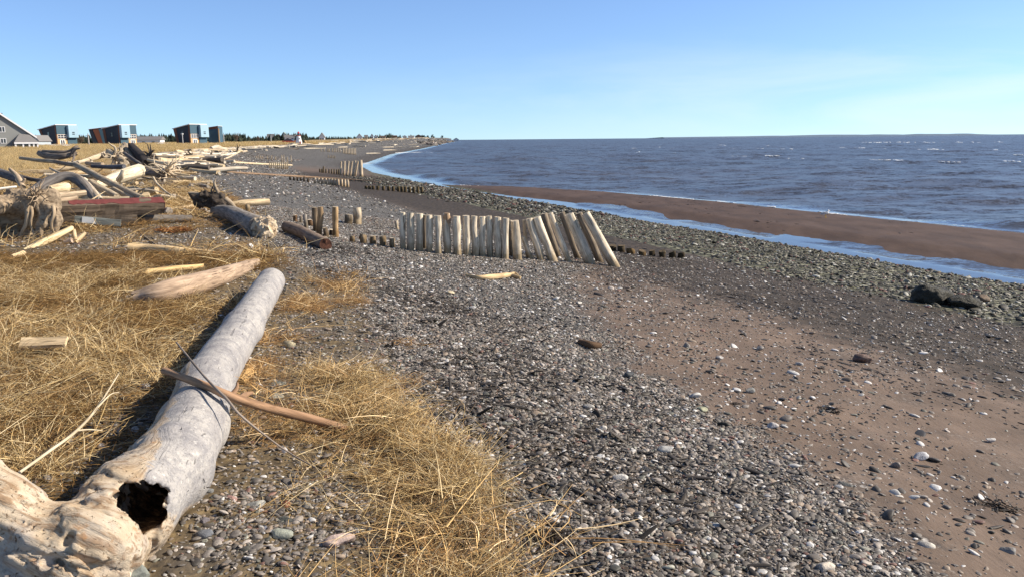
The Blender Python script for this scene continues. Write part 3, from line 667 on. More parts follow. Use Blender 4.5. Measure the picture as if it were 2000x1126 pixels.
x, y, z = sample(5000, 2, 26, 10, 58, g, lambda x, y: sstep(17.8, 18.8, zone(x, y)[0])*(ground(x, y) > WATER+.04)*sstep(-.05, .4, fbm2(x, y, .6, 4, 59))); n = len(x); sz = g.lognormal(math.log(.03), .6, n).clip(.01, .12); v = g.uniform(.02, .08, n)
gn_scatter('seaweed_scraps', np.stack([x, y, z+.005], 1), np.stack([g.normal(0, .1, n), g.normal(0, .1, n), g.normal(R(112), .4, n)], 1), sz[:, None]*np.stack([g.uniform(1, 3, n), g.uniform(.4, .8, n), g.uniform(.2, .5, n)], 1), g.integers(0, 8, n), np.stack([v, v*.75, v*.55], 1), peb)
# thin broken line of foam where the sea laps the bar
def shore_foam():
    mb = MB(); g2 = np.random.default_rng(6); ys = np.arange(16, 60, .22); f0 = np.interp(ys, [0, 27, 35, 42, 49.4, 56, 60, 61], [26.4, 26.1, 25.6, 25.3, 24.1, 21.0, 17.9, 17.6])+.35*fbm(np.stack([ys*.5, ys*0, ys*0], -1), 3, 3)
    xs = np.interp(ys, *SHX)+(f0+.12-17.5)/.928
    for i in range(len(ys)-2):
        if fbm(np.array([[ys[i]*.35, 3.3, 0]]), 3, 9)[0] < -.08: continue
        c = np.array([xs[i], ys[i], WATER+.012]); V = IV2*np.array([g2.uniform(.05, .16), .2, .018]); a = R(20); V = V@np.array([[math.cos(a), math.sin(a), 0], [-math.sin(a), math.cos(a), 0], [0, 0, 1]]); V = V*(1+.5*fbm(IV2*2+i, 2, 4))[:, None]; mb.add(V+c, T=IT2)
    tag(mb.build('shore_foam', M['foam'], smooth=True), 'thin line of foam along the bar', kind='stuff')
shore_foam()
# weed-green cobbles at the low-water edge
def d_cob(x, y):
    s, *_ = zone(x, y); e = 1.3*fbm2(x, y, .5, 4, 61); return sstep(11.2, 13.0, s+e)*sstep(17.3, 16.7, s+.25*e)*sstep(75, 50, y)
x, y, z = sample(110000, -14, 18, 8, 34, g, d_cob); sz = g.lognormal(math.log(.033), .45, len(x)).clip(.014, .11)
def cob_cols(n):
    v = g.lognormal(math.log(.085), .60, n).clip(.02, .42); c = v[:, None]*np.array([1.02, .93, .68]); k = g.random(n) < .10; c[k] = g.uniform(.3, .55, k.sum())[:, None]*np.array([1, .98, .85]); k = g.random(n) < .07; c[k] = np.array([.14, .06, .045]); return c
pebbles('green_cobbles', x, y, z, sz, g, cob_cols(len(x)), .32)
x, y, z = sample(60000, -30, 10, 34, 80, g, d_cob); sz = g.lognormal(math.log(.075), .38, len(x)).clip(.03, .18)
pebbles('green_cobbles', x, y, z, sz, g, cob_cols(len(x))*.8, .2)

# ---- dry grass ----
def blades(n, lay, Lr, rad, spread, g, cols, segs=4, curl=.5, main=None, flat=0.0):
    """n stalks; lay = tilt range (deg from vertical); triangular tubes that taper"""
    base = np.stack([g.normal(0, spread, n), g.normal(0, spread, n), g.uniform(-.01, .02+flat, n)], 1)
    az = g.uniform(0, 6.283, n) if main is None else g.normal(main, .7, n); tl = np.radians(g.uniform(*lay, n)); L = g.uniform(*Lr, n)
    d = np.stack([np.sin(tl)*np.cos(az), np.sin(tl)*np.sin(az), np.cos(tl)], 1)
    bend = np.stack([g.normal(0, curl, n), g.normal(0, curl, n), -np.abs(g.normal(0, curl*.7, n))*np.sin(tl)*.8], 1)
    t = np.linspace(0, 1, segs+1); C = base[:, None]+d[:, None]*(t[None, :, None]*L[:, None, None])+bend[:, None]*((t**2)[None, :, None]*L[:, None, None]*.45)
    C[..., 2] = np.maximum(C[..., 2], .004+.01*g.random((n, 1)))
    T = np.gradient(C, axis=1); T /= np.linalg.norm(T, axis=-1, keepdims=True)+1e-9
    N1 = np.cross(T, np.array([.3, .2, 1.0])); N1 /= np.linalg.norm(N1, axis=-1, keepdims=True)+1e-9; N2 = np.cross(T, N1)
    rr = (rad*g.uniform(.7, 1.3, n))[:, None]*(1-.75*t**1.5)[None]; V = []
    for k in range(3):
        a = k*2.094; V.append(C+(N1*math.cos(a)+N2*math.sin(a))*rr[..., None])
    V = np.stack(V, 2); m_ = segs+1; b0 = (np.arange(n)*m_*3)[:, None, None]; sg_ = (np.arange(segs)*3)[None, :, None]; k = np.arange(3)[None, None]; k2 = (k+1) % 3
    Q = np.stack(np.broadcast_arrays(b0+sg_+k, b0+sg_+k2, b0+sg_+3+k2, b0+sg_+3+k), -1).reshape(-1, 4)
    ci = g.choice(len(cols), n, p=[c[3] for c in cols]); cc = np.array([c[:3] for c in cols])[ci]*g.uniform(.75, 1.25, (n, 1))
    return V.reshape(-1, 3), Q, np.repeat(np.concatenate([cc, np.ones((n, 1))], 1), m_*3, 0)
GOLD = [(.66, .49, .235, .34), (.84, .70, .43, .26), (.41, .275, .13, .22), (.17, .115, .065, .18)]
BRWN = [(.34, .215, .095, .40), (.50, .34, .15, .28), (.18, .115, .06, .24), (.55, .42, .22, .08)]
def clump(parts, seed):
    gg = np.random.default_rng(seed); VV, QQ, CC, n = [], [], [], 0
    for p in parts:
        V, Q, C = blades(g=gg, **p); VV.append(V); QQ.append(Q+n); CC.append(C); n += len(V)
    return proto('grass_clump', mesh_np('grass_clump', np.concatenate(VV), Q=np.concatenate(QQ), attrs=dict(bc=np.concatenate(CC))), M['straw'])
laid = dict(lay=(52, 93), Lr=(.14, .46), rad=.0029, cols=GOLD, curl=.55, flat=.09)
thin = dict(lay=(40, 94), Lr=(.10, .36), rad=.0018, cols=GOLD, curl=.95, flat=.07)
stub = dict(lay=(3, 46), Lr=(.06, .22), rad=.0032, cols=GOLD, curl=.35)
tuss = dict(lay=(12, 80), Lr=(.14, .40), rad=.0022, cols=GOLD, curl=1.05)
fine = dict(lay=(45, 95), Lr=(.04, .15), rad=.0017, cols=BRWN, curl=.9, flat=.035, segs=3)
cl = []
for k in range(4): cl.append(clump([dict(laid, n=13, spread=.14, main=k*.9+.3), dict(thin, n=26, spread=.14), dict(laid, n=6, spread=.15), dict(stub, n=9, spread=.12)], 100+k))          # 0-3 laid straw
for k in range(3): cl.append(clump([dict(tuss, n=44, spread=.045), dict(thin, n=14, spread=.08), dict(stub, n=9, spread=.06)], 110+k))                                                    # 4-6 tussocks
for k in range(3): cl.append(clump([dict(fine, n=80, spread=.11)], 120+k))                                                          # 7-9 fine brown litter
for k in range(3): cl.append(clump([dict(n=60, spread=.22, lay=(2, 38), Lr=(.35, .75), rad=.0055, cols=GOLD, curl=.5), dict(n=30, spread=.25, lay=(50, 88), Lr=(.3, .7), rad=.006, cols=GOLD, curl=.4)], 130+k))   # 10-12 standing marsh grass
for k in range(2): cl.append(clump([dict(n=30, spread=.15, lay=(70, 95), Lr=(.25, .55), rad=.0034, cols=GOLD, curl=.3, flat=.06, main=1.9+k*.5)], 140+k))  # 13-14 combed mats
grc = hidden_coll('grass_shapes', cl)
def grass_set(name, x, y, z, scale, idx, g, tint, tilt=.1, rz=None, flat=1.0):
    n = len(x); rot = np.stack([g.normal(0, tilt, n), g.normal(0, tilt, n), g.uniform(0, 6.283, n) if rz is None else rz], 1)
    col = np.array(tint)[None]*g.uniform(.75, 1.2, (n, 1))*np.array([1, 1, 1])+0
    return gn_scatter(name, np.stack([x, y, z], 1), rot, np.repeat(scale[:, None], 3, 1)*np.array([1, 1, flat]), idx, col, grc)
LOGX = lambda y: np.interp(y, [2.6, 3.2, 3.7, 4.9, 6.5, 9.8], [-2.0, -1.62, -1.72, -1.95, -2.3, -2.85])
EXC = [(hit(u, v), r) for u, v, r in ((84, 667, .22), (60, 667, .18), (110, 667, .18), (300, 488, .5), (375, 491, .45), (345, 526, .3), (380, 522, .25), (310, 529, .25), (320, 575, .3), (450, 535, .3))]
def offlog(x, y):
    f = np.ones_like(x)
    for p_, r_ in EXC: f = f*np.where(np.hypot(x-p_[0], (y-p_[1]+.12)) < r_, .12, 1.0)
    return f*offlog0(x, y)
def offlog0(x, y): d = x-LOGX(y)+.04; return (np.abs(d) > .22+.10*(y < 3.4))*np.where((d < 0) & (d > -.62), .22, 1.0)*np.where(np.hypot((x+3.75)*.8, (y-9.4)*.45) < .55, .25, 1.0)
def d_g1(x, y):
    s, sg, *_ = zone(x, y); lx = LOGX(y); nn_ = fbm2(x, y, .8, 4, 71)
    tu = sstep(-.15, .18, fbm2(x, y, 2.0, 3, 77)); w = (x < lx)*(.12+.88*tu)*(.75+.5*nn_)*sstep(11.5, 8.5, y+1.2*nn_); return w*offlog(x, y)
x, y, z = sample(5600, -7.5, -1.4, 1.8, 11.5, g, d_g1); n = len(x)
grass_set('dry_grass', x, y, z, g.uniform(.5, 1.05, n), g.choice([0, 1, 2, 3, 4, 5, 6, 13, 14, 7, 8, 9], n, p=[.11, .11, .11, .11, .10, .10, .10, .04, .04, .06, .06, .06]), g, (1.0, .97, .95), flat=.72)
x, y, z = sample(4200, -8, -1.2, 1.8, 12, g, lambda x, y: (x < LOGX(y))*.9*offlog(x, y)); n = len(x)
grass_set('dead_grass_litter', x, y, z-.01, g.uniform(.7, 1.3, n), g.choice([7, 8, 9], n), g, (.66, .60, .52))
def d_g2(x, y):
    s, sg, *_ = zone(x, y); lx = LOGX(y); nn_ = fbm2(x, y, 1.3, 4, 72)
    w = (x > lx)*sstep(.25, -.15, s-sg+.45*nn_)*sstep(-.08, .18, nn_+.03)*sstep(.3, .75, np.hypot((x+1.05), (y-3.45)*.7)); return w*offlog(x, y)*sstep(14, 11, y)
x, y, z = sample(3700, -4.5, 1.0, 2.0, 14, g, d_g2); n = len(x)
grass_set('straw_litter', x, y, z, g.uniform(.55, 1.0, n), g.choice([7, 8, 9, 0, 1, 2, 4], n, p=[.27, .27, .26, .06, .06, .05, .03]), g, (1.1, 1.0, .95))
# the heaped straw thrown up at the edge of the shingle
hx = np.array([-1.10, -.88, -.66, -.42, -.24, -.16, -.12]); hy = np.array([5.9, 5.15, 4.75, 4.35, 3.95, 3.4, 2.6])
tt = np.clip(g.choice(np.array([.02, .15, .27, .36, .48, .58, .70, .80, .93]), 250)+g.normal(0, .022, 250), 0, 1); cx = np.interp(tt, np.linspace(0, 1, 7), hx); cy = np.interp(tt, np.linspace(0, 1, 7), hy); off = np.abs(g.normal(0, .30, 250))
x = cx-off*.9+.05*g.normal(size=250)+.04; y = cy-off*.35; z = micro(x, y)+.10*np.exp(-(off/.22)**2)*g.random(250)
grass_set('straw_heap', x, y, z, g.uniform(.35, .75, 250), g.choice([13, 14, 0, 1, 2, 3, 5, 8], 250, p=[.12, .12, .16, .16, .13, .13, .08, .1]), g, (.96, .92, .88), .2, g.uniform(0, 6.28, 250), .7)
def d_g3(x, y):
    s, sg, *_ = zone(x, y); nn_ = fbm2(x, y, .45, 4, 73); return (s < sg+.1+.5*nn_)*sstep(-.2, .4, nn_+.02)*sstep(9.5, 12, y)*offlog(x, y)
x, y, z = sample(6000, -22, -2, 9.5, 42, g, d_g3); n = len(x)
grass_set('straw_litter', x, y, z, g.uniform(.8, 1.8, n), g.choice([7, 8, 9, 0, 2, 4], n, p=[.28, .27, .25, .08, .08, .04]), g, (.95, .88, .80))
def d_g4(x, y):
    s, sg, *_ = zone(x, y); nn_ = fbm2(x, y, .12, 4, 74); return sstep(-6.0, -9.0, s+2.5*nn_)*sstep(20, 28, y)
x, y, z = sample(26000, -75, -8, 20, 95, g, d_g4); n = len(x)
grass_set('marsh_grass', x, y, z, g.uniform(.45, .95, n), g.choice([10, 11, 12], n), g, (.86, .84, .80))
def d_g5(x, y):
    s, sg, *_ = zone(x, y); nn_ = fbm2(x, y, .05, 4, 75); return sstep(-3.0, -7.0, s+3*nn_)
x, y, z = sample(30000, -210, -20, 95, 300, g, d_g5); n = len(x)
grass_set('marsh_grass', x, y, z, g.uniform(.6, 1.2, n), g.choice([10, 11, 12], n), g, (.86, .84, .78))
# =====================================================================
# THE BIG BLEACHED LOG WITH ITS ROOT (foreground)
# =====================================================================
def hp(u, v, h): return hit(u, v, h)
def hero_log():
    A = [hp(530, 549, .15), hp(474, 640, .155), hp(403, 750, .165), hp(378, 830, .175), hp(330, 915, .19), hp(246, 995, .19), hp(178, 1072, .17)]
    A = [np.array(a) for a in A]; ra = [.150, .156, .163, .172, .184, .186, .175]
    caps = [(A[i], A[i+1], ra[i], ra[i+1]) for i in range(6)]
    D = A[6]; dirv = A[5]-A[4]; dirv /= np.linalg.norm(dirv)
    E = at(98, 1086, D[1]-.02); G0 = at(8, 1002, E[1]+.02); G1 = at(-62, 930, E[1]+.06); G2 = at(-140, 850, E[1]+.1)
    fl = [(D, E, .17, .15), (E, G0, .15, .125), (G0, G1, .13, .10), (G1, G2, .10, .07)]
    H1 = at(25, 1150, E[1]-.02); H2 = at(-70, 1190, E[1]); H3 = at(185, 1150, E[1]-.0)
    fl += [(E, H1, .15, .12), (H1, H2, .11, .08), (D, H3, .17, .13), (E, at(-40, 1050, E[1]+.12), .15, .11), (A[5], at(255, 1110, A[5][1]), .15, .10)]
    kn = at(138, 968, E[1]+.02); fl += [(kn-np.array([0, 0, .05]), kn+np.array([.01, 0, .022]), .03, .008)]
    for u0, v0, u1, v1, rr in ((62, 1078, 30, 1122, .035), (85, 1085, 80, 1128, .034), (50, 1060, 5, 1100, .036), (110, 1085, 118, 1130, .03)):
        fl.append((at(u0, v0, E[1]-.12), at(u1, v1, E[1]-.14), rr, rr*.8))
    caps += fl
    vd = lambda u, v, Y: np.array(at(u, v, Y)); Yf = A[5][1]-.17
    def hn(g): return .035*fbm(g*9, 3, 5)+.022*fbm(g*24, 2, 8)
    carve = [(vd(262, 1006, Yf), A[5]*.5+A[4]*.5+np.array([.02, 0, .01]), .108, .118, hn), (A[4]+np.array([.0, 0, .0]), A[4]*.4+A[3]*.6, .115, .05, hn),
             (vd(306, 1010, Yf+.02), vd(298, 1070, Yf+.03), .048, .04, hn), (vd(270, 1070, Yf+.03), vd(264, 1105, Yf+.05), .035, .025, hn),
             (vd(128, 1045, E[1]-.16), vd(132, 1060, E[1]-.11), .020, .012, hn), (vd(92, 990, E[1]-.15), vd(108, 985, E[1]-.14), .018, .02, hn), (vd(95, 1095, E[1]-.16), vd(112, 1100, E[1]-.14), .028, .02, hn)]
    ax0, ax1 = A[5], A[1]
    def noise(g):
        t = np.clip(((g-A[4])@(-dirv))/.35, 0, 1)                    # 0 at the root, 1 on the smooth trunk
        u = axis_gco(g, ax0, ax1, .12); wv = -RT-.45*UP-.25*FW; wv = wv/np.linalg.norm(wv); rough = np.minimum(1-t, sstep(-.16, .06, (g-A[5])@wv))
        fb = axis_gco(g, D, G0, .16)                                # fibres sweep from the trunk into the root arm
        return (.007+.010*rough)*fbm(g*3.2, 3, 3)+.004*fbm(u*13, 3, 14)+.022*rough*np.abs(fbm(fb*8.5, 3, 17))+.016*rough*fbm(fb*26, 3, 19)+.026*rough*np.exp(-(fbm(fb*9.5, 3, 41)/.085)**2)+.012*rough*np.exp(-(fbm(fb*20, 2, 43)/.1)**2)+.004*rough*fbm(g*17, 2, 21)
    V, Q = sdf_caps(caps, .0105, .065, carve, noise, .05, .012)
    base = np.array([A[3][0], A[3][1], gz(A[3][0], A[3][1])])
    hol = np.full(len(V), 9.0)
    for c in carve[:4]: hol = np.minimum(hol, sd_cap(V, *c[:4]))
    w = -RT-.45*UP-.25*FW; w = w/np.linalg.norm(w)
    al = (V-A[5])@w+.05*fbm(V*6, 3, 31)
    m_root = sstep(-.22, -.10, al); rt_ = (V-A[5])@RT; m_rot = sstep(.026, .002, hol-np.clip(rt_*.3, -.02, .03)+.035*fbm(V*13, 3, 37))
    m_rot = m_rot*(1-(1-sstep(.02, .10, rt_))*sstep(-.06, .03, -((V-A[5])@FW)))      # sound cream wood on one lip, rot on the other
    skin = np.full(len(V), 9.0)
    for c in caps: skin = np.minimum(skin, sd_cap(V, *c[:4]))
    m_rot = m_rot*sstep(-.012, -.050, skin+.025*fbm(V*17, 3, 53))                        # only inside the log, not on its skin
    G = axis_gco(V, ax0, ax1, .12)*(1-m_root[:, None])+axis_gco(V, D, G0, .16)*m_root[:, None]
    fr, fk = m_root[Q].mean(1), m_rot[Q].mean(1); is_h = fk > .5; is_r = (fr > .5) & ~is_h
    def part(mask, name, parent, lab=None):
        q = Q[mask]; used, inv = np.unique(q, return_inverse=True)
        o = link(name, mesh_np(name, V[used]-base, Q=inv.reshape(-1, 4), attrs=dict(gco=G[used], m_root=m_root[used], m_rot=m_rot[used])), M['hero'], parent, base if parent is None else (0, 0, 0))
        if lab: o['label'] = lab
        return o
    root = part(~is_h & ~is_r, 'driftwood_log', None)
    tag(root, 'big smooth bleached driftwood trunk with hollow root end in the dry grass', 'driftwood log')
    part(is_r, 'root_flare', root, 'cream gnawed root flare'); part(is_h, 'rotten_hollow', root, 'dark rotten hollow')
    return A
HERO = hero_log()

# =====================================================================
# LOOSE DRIFTWOOD
# =====================================================================
CREAM, GREY, DARK, PALE, BROWN, TAN, SILV = (.56, .44, .28), (.34, .305, .265), (.115, .098, .082), (.66, .58, .46), (.25, .165, .105), (.46, .34, .20), (.40, .375, .34)
def wpp(q):
    """(u, v, half width[, distance, or minus the height above ground])"""
    if len(q) > 3 and q[3] < 0: p = hit(q[0], q[1], -q[3]); return p, q[2]*(FW@(p-np.array(CAM)))/F_PX
    return wp(q[0], q[1], q[2], q[3] if len(q) > 3 else None)
def drift(name, label, pts, color, cat='driftwood', sides=14, amp=.12, seed=None, jag=.5, group=None, branches=(), sub=6, endcol=None, mat=None, squash=1.0, tip=False, fork_name='branch'):
    """pts: (u, v, half width in photo pixels[, distance])"""
    seed = seed if seed is not None else abs(hash_str(label)) % 900
    P, Rr = [], []
    for q in pts:
        p, r = wpp(q); P.append(p); Rr.append(r)
    P = np.array(P); c = P.mean(0); base = np.array([c[0], c[1], min(gz(c[0], c[1]), P[:, 2].min())])
    mb = MB(); cap = MB() if endcol else None
    tube(mb, P, Rr, sides, sub, amp, seed, jag, cap, tip)
    o = mb.build(name, mat or M['wood'], None, base, True, color); tag(o, label, cat, group)
    if endcol:
        e = cap.build('cut_end', M['wood'], o, (0, 0, 0), True, endcol); e.data.transform(Matrix.Translation(-Vector(base)))
    for b in branches:
        bb = MB(); BP, BR = [], []
        for q in b:
            p, r = wpp(q); BP.append(p); BR.append(r)
        tube(bb, BP, BR, 8, 5, .15, seed+3, .3); e = bb.build(fork_name, M['wood'], o, (0, 0, 0), True, color); e.data.transform(Matrix.Translation(-Vector(base)))
    return o
def hash_str(s):
    h = 7
    for ch in s: h = (h*131+ord(ch)) & 0x7fffffff
    return h
# stick lying over the trunk
Yl = lambda u, v, h: float(hit(u, v, h)[1])
drift('broken_branch', 'reddish brown broken branch lying across the big bleached trunk', [(322, 724, 7, -.34), (400, 752, 8, -.375), (455, 775, 9, -.33), (520, 795, 9, -.22), (600, 815, 9, -.11), (672, 835, 8, -.03)], (.33, .205, .125), 'branch', 10, .16, jag=.8, sub=8,
      branches=[[(452, 772, 6, -.33), (462, 758, 4, -.36), (464, 746, 2, -.39)], [(470, 779, 8, -.30), (480, 770, 6, -.30), (492, 766, 3, -.30)]])
drift('twig', 'thin grey twig leaning over the big bleached trunk beside the broken branch', [(345, 668, 2.0, -.45), (400, 735, 2.4, -.42), (440, 775, 3, -.37), (475, 815, 2.6, -.28), (560, 880, 1.8, -.06), (640, 925, 1.2, -.03)], (.22, .185, .16), 'twig', 6, .2, sub=6)
drift('twig', 'long pale bent twig standing out of the grass by the upturned root', [(38, 922, 3.4, 3.35), (90, 885, 3.2, 3.6), (150, 840, 3, 3.9), (190, 795, 2.2, 4.2), (232, 728, 1.3, 4.6)], (.62, .53, .38), 'twig', 6, .12, sub=6, branches=[[(150, 840, 2, 3.9), (175, 838, 1.5, 3.95), (200, 840, .8, 4.0)], [(190, 795, 2, 4.2), (215, 770, 1.2, 4.3), (232, 765, .7, 4.35)]])
drift('driftwood_chip', 'small orange tan wood chip wedged under the trunk beside the broken branch', [(470, 745, 9), (484, 728, 11), (494, 716, 5)], (.62, .40, .17), sides=8, amp=.3)
# pieces behind the trunk
drift('split_log', 'weathered half log with a ragged end lying behind the big bleached trunk', [(268, 580, 14), (320, 570, 22), (390, 553, 21), (450, 533, 16), (497, 514, 10)], (.39, .29, .21), 'driftwood log', 18, .09, jag=.7, sub=8)
drift('driftwood_pole', 'smooth cream pole with orange broken end lying on the pebbles', [(252, 484, 9, -.10), (285, 485, 8.5, -.09), (340, 489, 8, -.075), (415, 494, 5, -.05)], (.66, .49, .28), 'driftwood log', 12, .08, jag=.5, endcol=(.40, .20, .07))
drift('splintered_plank', 'yellowish splintered plank lying behind the weathered half log', [(290, 530, 6, -.07), (340, 525, 6, -.07), (395, 519, 4.5, -.06)], (.60, .43, .21), 'plank', 8, .22, squash=.5, jag=2)
drift('driftwood_stick', 'thin grey stick lying in the litter before the cream pole', [(103, 513, 2.6), (130, 517, 3.2), (165, 518, 2.8), (228, 522, 2)], (.27, .21, .17), 'stick', 8, .2)
drift('driftwood_stick', 'thin straight stick poking up from the pebbles above the cream pole', [(273, 455, 1.4), (290, 468, 1.5), (305, 478, 1.4)], (.24, .19, .14), 'stick', 6, .1)
drift('driftwood_plank', 'cream plank leaning at the foot of the big stump', [(48, 490, 5, 12.6), (95, 468, 7, 13.2), (140, 446, 5, 13.6)], (.66, .53, .32), 'plank', 10, .1, jag=.4)
drift('driftwood_chunk', 'short cream end of wood lying in front of the leaning cream plank', [(22, 502, 5), (44, 495, 6)], (.66, .52, .32), 'driftwood', 9, .12, jag=.5)
drift('driftwood_stick', 'stubby cream stick standing among chips beside the leaning cream plank', [(148, 473, 4, 13.4), (156, 465, 4.4, 13.5), (166, 455, 3.2, 13.6)], (.60, .47, .29), 'stick', 9, .12, branches=[[(148, 470, 3.4, 13.4), (146, 461, 4, 13.5), (145, 450, 3, 13.6)]])
drift('driftwood_chunk', 'flat pinkish wood chunk lying beside the stubby cream stick', [(127, 473, 4), (140, 471, 6)], (.48, .36, .27), 'driftwood', 9, .2)
# the two logs on the shingle by the ruined posts
o = drift('driftwood_log', 'thick grey log with a rotten cream end lying on the shingle', [(424, 414, 13), (450, 418, 16), (480, 432, 18), (505, 444, 21)], (.25, .225, .20), 'driftwood log', 18, .10, jag=.3)
def rotten_end():
    p, r = wp(518, 446, 22); P0 = np.array(p); d = np.array(wp(505, 444, 21)[0])-np.array(wp(480, 432, 18)[0]); d /= np.linalg.norm(d)
    caps = [(P0-d*.14, P0+d*.10, r*1.0, r*.85), (P0+d*.05, P0+d*.22+np.array([0, 0, -.09]), r*.7, r*.4), (P0+np.array([0, -.05, .08]), P0+d*.28+np.array([0, -.02, .09]), r*.42, r*.2), (P0+np.array([0, 0, -.05]), P0+d*.12+np.array([-.03, -.16, -.14]), r*.45, r*.28)]
    V, Q = sdf_caps(caps, .016, .06, [(P0+d*.05+np.array([-.02, -.02, .16]), P0+d*.30+np.array([0, -.06, .12]), .06, .05)], lambda g: .075*fbm(g*6, 3, 3)+.035*fbm(g*18, 2, 4), .05)
    e = link('rotten_end', mesh_np('rotten_end', V-np.array(o.location), Q=Q, attrs=dict(gco=V*.6)), M['root'], o); e['label'] = 'cream rotten end'
rotten_end()
drift('driftwood_log', 'round brown log with a dark red end lying before the ruined posts', [(560, 443, 11), (585, 452, 12), (610, 465, 12.5), (636, 477, 12)], (.21, .16, .125), 'driftwood log', 16, .07, jag=.2, endcol=(.10, .045, .03))
drift('driftwood_chunk', 'dark rotten wood chunk lying on the shingle', [(1134, 668, 7), (1152, 673, 9), (1170, 675, 8)], (.12, .075, .045), 'driftwood', 10, .3, jag=1.2)
drift('driftwood_chunk', 'pale knotty branch piece lying in front of the long post row', [(912, 537, 2.5), (935, 541, 4), (965, 540, 5), (995, 537, 5), (1016, 542, 3)], (.60, .45, .26), 'driftwood', 9, .3, branches=[[(990, 538, 3), (1004, 533, 2.4), (1012, 537, 1.6)]])
drift('driftwood_stick', 'thin tan stick lying on the dark shingle', [(775, 767, 2.2), (800, 764, 2.6), (838, 765, 1.6)], (.42, .27, .15), 'stick', 7, .15)

# =====================================================================
# DRIFTWOOD PILE
# =====================================================================
def roots(center, n, L, r0, seed, up=.3, bias=(0, 0, 0), sides=6, dirs=None):
    g2 = np.random.default_rng(seed); mb = MB(); c = np.array(center)
    for k in range(n):
        d = g2.normal(size=3)+np.array(bias); d[2] = d[2]*.6+up; d /= np.linalg.norm(d); Lk = L*g2.uniform(.5, 1.1)
        p = [c-d*.05*L]; q = c.copy()
        for s_ in range(4):
            d = d+g2.normal(0, .38, 3); d /= np.linalg.norm(d); q = q+d*Lk/4; p.append(q.copy())
        rr = r0*g2.uniform(.5, 1.1); tube(mb, p, [rr, rr*.85, rr*.65, rr*.45, rr*.2], sides, 3, .2, seed+k)
    return mb
def sdf_thing(name, label, cat, caps, h, k, color, noise, carve=(), mat=None, gk=.8):
    V, Q = sdf_caps(caps, h, k, carve, noise, .06); c = V.mean(0); base = np.array([c[0], c[1], min(V[:, 2].min()+.02, gz(c[0], c[1]))])
    a, b = np.array(caps[0][0]), np.array(caps[0][1])
    o = link(name, mesh_np(name, V-base, Q=Q, attrs=dict(gco=axis_gco(V, a, b, .15)*gk)), mat or M['wood'], None, base, color)
    return tag(o, label, cat), base
def big_stump():
    Y = 14.3; W = lambda u, v, y=Y: at(u, v, y)
    caps = [(W(-90, 425, 14.6), W(55, 415, 14.5), .36, .30), (W(30, 400), W(95, 402), .26, .20), (W(70, 395, 14.1), W(82, 430, 14.0), .15, .075), (W(82, 430, 14.0), W(77, 470, 13.9), .075, .085), (W(92, 402, 14.1), W(86, 440, 14.0), .06, .05),
            (W(103, 408, 14.1), W(115, 430, 14.05), .085, .05), (W(115, 430, 14.05), W(107, 462, 14), .05, .065), (W(-60, 470, 14.2), W(50, 462, 14.6), .16, .12), (W(20, 385), W(100, 385), .12, .15), (W(0, 400, 14.0), W(-70, 385, 14.0), .2, .24)]
    o, base = sdf_thing('tree_stump', 'big upturned stump with forked root legs at the edge of the driftwood heap', 'stump', caps, .022, .10, (.30, .235, .165), lambda g: .06*fbm(g*4, 3, 2)+.045*np.abs(fbm(g*np.array([13, 13, 2.5]), 3, 6))+.035*np.exp(-(fbm(g*np.array([11, 11, 1.6]), 3, 9)/.1)**2))
    g2 = np.random.default_rng(8)
    for k, (u0, v0, u1, v1, u2, v2, r0) in enumerate(((60, 402, 60, 432, 70, 462, .022), (104, 404, 100, 436, 112, 466, .024), (52, 398, 50, 440, 38, 474, .03))):
        mb = MB(); tube(mb, [W(u0, v0, 14.0), W((u0+u1)/2+3, (v0+v1)/2, 13.9), W(u1, v1, 13.88), W((u1+u2)/2-3, (v1+v2)/2, 13.9), W(u2, v2, 13.9)], [r0*1.7, r0*1.2, r0, r0*.9, r0*1.2], 8, 4, .3, 50+k); e = mb.build('root_leg', M['wood'], o, (0, 0, 0), True, (.40, .31, .21)); e.data.transform(Matrix.Translation(-Vector(base)))
    mb = roots(W(70, 388, 14.05), 46, .42, .022, 5, .35, (.2, -.4, 0)); e = mb.build('fine_roots', M['wood'], o, (0, 0, 0), True, (.34, .26, .18)); e.data.transform(Matrix.Translation(-Vector(base)))
big_stump()
def beam(name, label, cat, p0, p1, w, h, color, mat=None, up=(0, 0, 1), rough=.03, parts=()):
    """squared timber between two points, with worn edges"""
    p0, p1 = np.array(p0), np.array(p1); d = p1-p0; L = np.linalg.norm(d); d /= L; s_ = np.cross(d, up); s_ /= np.linalg.norm(s_); u_ = np.cross(s_, d)
    n = 24; a = np.array([(-1, -1), (0, -1.04), (1, -1), (1.04, 0), (1, 1), (0, 1.04), (-1, 1), (-1.04, 0)])*.5; V, G = [], []
    for i in range(n+1):
        t = i/n; c = p0+d*L*t; e = 1+rough*2.2*fbm(np.array([[t*L*3, k*1.7, hash_str(label) % 50] for k in range(8)]), 3, 4)
        for k in range(8): V.append(c+s_*a[k, 0]*w*e[k]+u_*a[k, 1]*h*e[k]); G.append((a[k, 0]*w, a[k, 1]*h, t*L*.13))
    i = np.arange(n)[:, None]*8; j = np.arange(8)[None]; Q = np.stack([i+j, i+(j+1) % 8, i+8+(j+1) % 8, i+8+j], -1).reshape(-1, 4); mb = MB()
    T = [[0, k+1, k] for k in range(1, 7)]+[[n*8, n*8+k, n*8+k+1] for k in range(1, 7)]
    mb.add(V, Q=Q, T=T, G=G); o = mb.build(name, mat or M['wood'], None, p0, False, color); tag(o, label, cat)
    return o, p0, d, s_, u_, L
beam('driftwood_board', 'short pale board lying in the dry grass', 'board', hit(40, 670, .13), hit(130, 665, .14), .085, .03, (.62, .48, .30), up=(.1, -.75, 1), rough=.12)
